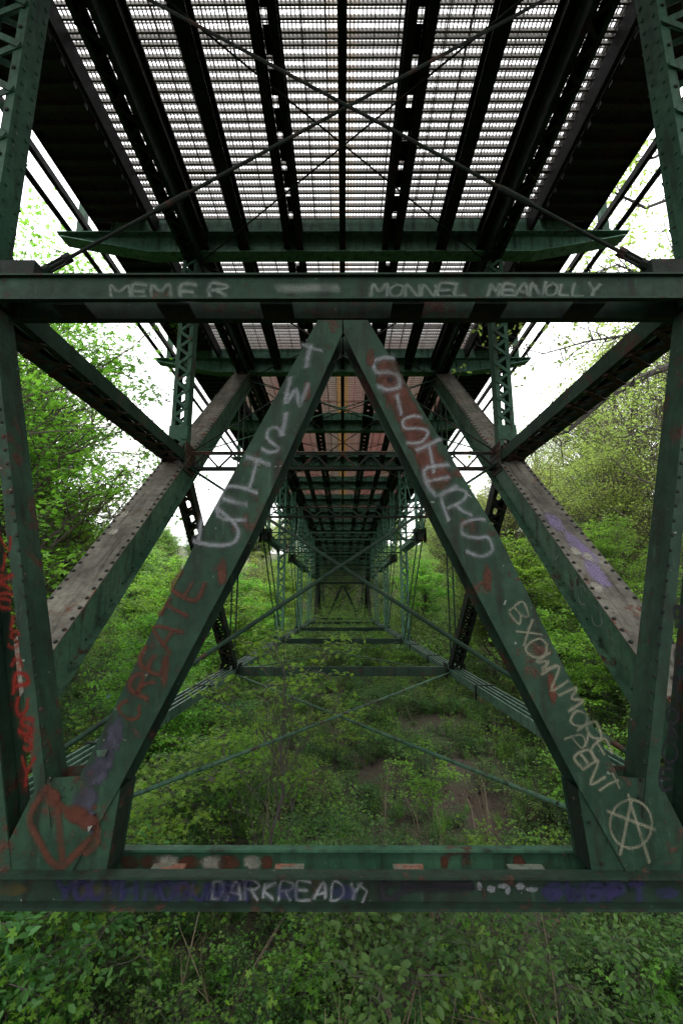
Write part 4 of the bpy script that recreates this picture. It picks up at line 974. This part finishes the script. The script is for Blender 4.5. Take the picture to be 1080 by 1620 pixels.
# undergrowth: low leafy plants, uncounted
def plant(seed, n_st, h, spread, leaf, lsize, per):
    rng = np.random.default_rng(seed); sm = MB(); pos = []; dirs = []
    for k in range(n_st):
        a = rng.uniform(0, 6.28); r = spread * rng.uniform(.2, 1); tip = np.array([math.cos(a) * r, math.sin(a) * r, h * rng.uniform(.35, 1.15)])
        c = curve((0, 0, 0), tip, 4, rng, .06, .12); sm.tube(c, [.007, .006, .005, .004, .002], 3); sub = [c]
        for q in range(3):
            b0 = c[rng.integers(1, 4)]; e = b0 + rng.normal(0, .22, 3) * np.array([1, 1, .5]) * h + np.array([0, 0, .06]); c2 = curve(b0, e, 4, rng, .08, .05); sm.tube(c2, [.004, .003, .003, .002, .001], 3); sub.append(c2)
        for c_ in sub:
            n = max(3, int(per / 4 * rng.uniform(.6, 1.4))); t = rng.uniform(.3, 1.05, n) * 4; i0 = np.clip(t.astype(int), 0, 3); fr = (t - i0)[:, None]
            p = c_[i0] * (1 - fr) + c_[i0 + 1] * fr; aa = rng.uniform(0, 6.28, n); o = np.stack([np.cos(aa), np.sin(aa), np.zeros(n)], 1) * rng.uniform(.01, .07, n)[:, None]
            pos.append(p + o); dirs.append(o / np.linalg.norm(o, axis=1)[:, None] + np.array([math.cos(a), math.sin(a), 0]) * .3)
    lm = leaves_mesh('undergrowth', np.concatenate(pos), np.concatenate(dirs), lsize, leaf, rng, .26)
    nv, nf = len(lm.vertices), len(lm.polygons); co = np.empty(nv * 3, np.float32); lm.vertices.foreach_get('co', co)
    li = np.empty(len(lm.loops), np.int32); lm.loops.foreach_get('vertex_index', li); tt = np.empty(nf, np.float32); lm.attributes['tint'].data.foreach_get('value', tt)
    sf = np.array([f for f in sm.f if len(f) == 4]); v = np.concatenate([co.reshape(-1, 3), np.array(sm.v, float)]); f = np.concatenate([li.reshape(-1, 4), sf + nv])
    bpy.data.meshes.remove(lm); me = np_mesh('undergrowth', v, f, np.concatenate([tt, np.zeros(len(sf))]))
    me.polygons.foreach_set('material_index', np.concatenate([np.zeros(nf, np.int32), np.ones(len(sf), np.int32)])); return me
def gn_scatter(name, pts, rot, scl, src, label):
    me = bpy.data.meshes.new(name); me.from_pydata([tuple(p) for p in pts], [], [])
    a = me.attributes.new('rz', 'FLOAT_VECTOR', 'POINT'); a.data.foreach_set('vector', np.ascontiguousarray(rot, dtype=np.float32).ravel())
    a = me.attributes.new('sc', 'FLOAT', 'POINT'); a.data.foreach_set('value', np.ascontiguousarray(scl, dtype=np.float32))
    o = bpy.data.objects.new(name, me); col.objects.link(o); o['kind'] = 'stuff'
    ng = bpy.data.node_groups.new(name, 'GeometryNodeTree'); ng.interface.new_socket('Geometry', in_out='INPUT', socket_type='NodeSocketGeometry'); ng.interface.new_socket('Geometry', in_out='OUTPUT', socket_type='NodeSocketGeometry')
    i = ng.nodes.new('NodeGroupInput'); u = ng.nodes.new('NodeGroupOutput'); ip = ng.nodes.new('GeometryNodeInstanceOnPoints'); ob = ng.nodes.new('GeometryNodeObjectInfo'); ob.inputs['Object'].default_value = src; ob.transform_space = 'ORIGINAL'
    r = ng.nodes.new('GeometryNodeInputNamedAttribute'); r.data_type = 'FLOAT_VECTOR'; r.inputs['Name'].default_value = 'rz'
    s = ng.nodes.new('GeometryNodeInputNamedAttribute'); s.data_type = 'FLOAT'; s.inputs['Name'].default_value = 'sc'
    L = ng.links.new; L(i.outputs[0], ip.inputs['Points']); L(ob.outputs['Geometry'], ip.inputs['Instance']); L(r.outputs[0], ip.inputs['Rotation']); L(s.outputs[0], ip.inputs['Scale']); L(ip.outputs[0], u.inputs[0])
    md = o.modifiers.new('scatter', 'NODES'); md.node_group = ng; return o
def tuft(seed, n, h, mt):
    rg_ = np.random.default_rng(seed); v, f = [], []
    for k in range(n):
        a = rg_.uniform(0, 6.28); d = np.array([math.cos(a), math.sin(a), 0]); n_ = np.array([-d[1], d[0], 0]); b = rg_.normal(0, .07, 3) * np.array([1, 1, 0]); L = h * rg_.uniform(.5, 1.2); o = rg_.uniform(.1, .6); w = .006
        i = len(v); p = [b, b + d * L * o * .35 + np.array([0, 0, L * .6]), b + d * L * o + np.array([0, 0, L * (1 - o * .35)])]
        for q, ww in zip(p, (w, w * .9, w * .15)): v += [q - n_ * ww, q + n_ * ww]
        f += [(i, i + 1, i + 3, i + 2), (i + 2, i + 3, i + 5, i + 4)]
    me = np_mesh('grass_tuft', np.array(v), np.array(f), np.repeat(rg_.uniform(0, 1, n), 2)); me.materials.append(M[mt]); return me
rng = np.random.default_rng(99)
M['straw'] = leaf_mat('dry_stalk', (0.06, 0.045, 0.03), (0.16, 0.13, 0.08), 0.2)
TU = []
for sd_, n_, h_, mt, lab, x, y, nm in ((5, 44, .55, 'leaf_mid', 'tuft of long green grass below the bottom strut', .75, 4.4, 'grass_tuft'), (6, 9, 1.1, 'straw', 'few dry straw coloured stalks standing below the bottom strut', -.5, 4.7, 'dry_stalks')):
    o = put(nm, tuft(sd_, n_, h_, mt), None); o.location = (x, y, float(ground_z(x, y)) - .02); tag(o, lab, 'grass' if n_ > 20 else 'stalks'); TU.append(o)
SRC = []
for k, (seed, ns, h, sp, lf, ls, per, mt, lab, x, y) in enumerate((
        (1, 11, .95, .75, 'oval', .043, 70, 'leaf_under', 'leafy green shrub just below the middle of the bottom strut', 0.2, 4.6),
        (2, 8, .8, .6, 'maple', .072, 34, 'leaf_maple', 'broad leaved seedling clump below the left of the bottom strut', -1.1, 5.0),
        (3, 11, .5, .55, 'diamond', .042, 56, 'leaf_under', 'low tangle of small leaved plants right of the shrub under the strut', 1.2, 4.9),
        (4, 10, 1.3, .9, 'maple', .060, 60, 'leaf_mid', 'tall loose shrub at the left below the bottom strut', -1.9, 5.6))):
    me = plant(seed, ns, h, sp, lf, ls, per); me.materials.append(M[mt]); me.materials.append(M['darkbark'])
    o = put('shrub', me, None); o.location = (x, y, float(ground_z(x, y)) - 0.03); tag(o, lab, 'shrub'); SRC.append(o)
def field(n, xr, yr, ex=1.0):
    x = rng.uniform(*xr, n); y = yr[0] + (yr[1] - yr[0]) * rng.uniform(0, 1, n) ** ex; return x, y
def dens(x, y):
    d = 0.60 + 0.30 * np.sin(x * 1.1 + 0.6 * y) * np.sin(y * 0.7 - 0.5 * x) + 0.38 * np.sin(x * 3.1 - 1.3 * y + 1) * np.sin(y * 2.7 + 0.9 * x)
    bare = np.exp(-(((x - 2.4) / 2.6) ** 2 + ((y - 13.5) / 5.0) ** 2)); bare2 = np.exp(-(((x - 8.5) / 2.5) ** 2 + ((y - 21) / 3.5) ** 2)); bare3 = np.exp(-(((x + 2.6) / 1.2) ** 2 + ((y - 15) / 2.5) ** 2))
    return d * (1 - 0.80 * bare) * (1 - 0.7 * bare2) * (1 - .6 * bare3)
for k, (n, sc0, sc1) in enumerate(((1500, .35, 1.2), (2300, .4, 1.4), (3800, .4, 1.5), (800, .4, 1.2))):
    x, y = field(n, (-16, 16), (3.6, 34), 1.35); keep = rng.uniform(0, 1, n) < dens(x, y)
    x, y = x[keep], y[keep]; z = ground_z(x, y) - .04
    gn_scatter('undergrowth', np.stack([x, y, z], 1), np.stack([rng.normal(0, .15, len(x)), rng.normal(0, .15, len(x)), rng.uniform(0, 6.28, len(x))], 1), rng.uniform(sc0, sc1, len(x)), SRC[k], '')
for k, n in ((0, 1500), (1, 600)):
    x, y = field(n, (-14, 14), (3.6, 26), 1.3); kp = rng.uniform(0, 1, n) < dens(x, y) * 1.3; x, y = x[kp], y[kp]; n = len(x); gn_scatter('undergrowth', np.stack([x, y, ground_z(x, y) - .02], 1), np.stack([rng.normal(0, .2, n), rng.normal(0, .2, n), rng.uniform(0, 6.28, n)], 1), rng.uniform(.5, 1.4, n), TU[k], '')
for k, (n, sc0, sc1) in ((1, (3000, 1.4, 2.8)), (3, (3000, 1.1, 2.4))):
    x = rng.uniform(-50, 50, n); y = rng.uniform(28, 110, n); z = ground_z(x, y) - .05
    gn_scatter('undergrowth', np.stack([x, y, z], 1), np.stack([rng.normal(0, .15, n), rng.normal(0, .15, n), rng.uniform(0, 6.28, n)], 1), rng.uniform(sc0, sc1, n), SRC[k], '')
print('objects', len(bpy.data.objects), 'tris', sum(len(m.loops) - 2 * len(m.polygons) for m in bpy.data.meshes))
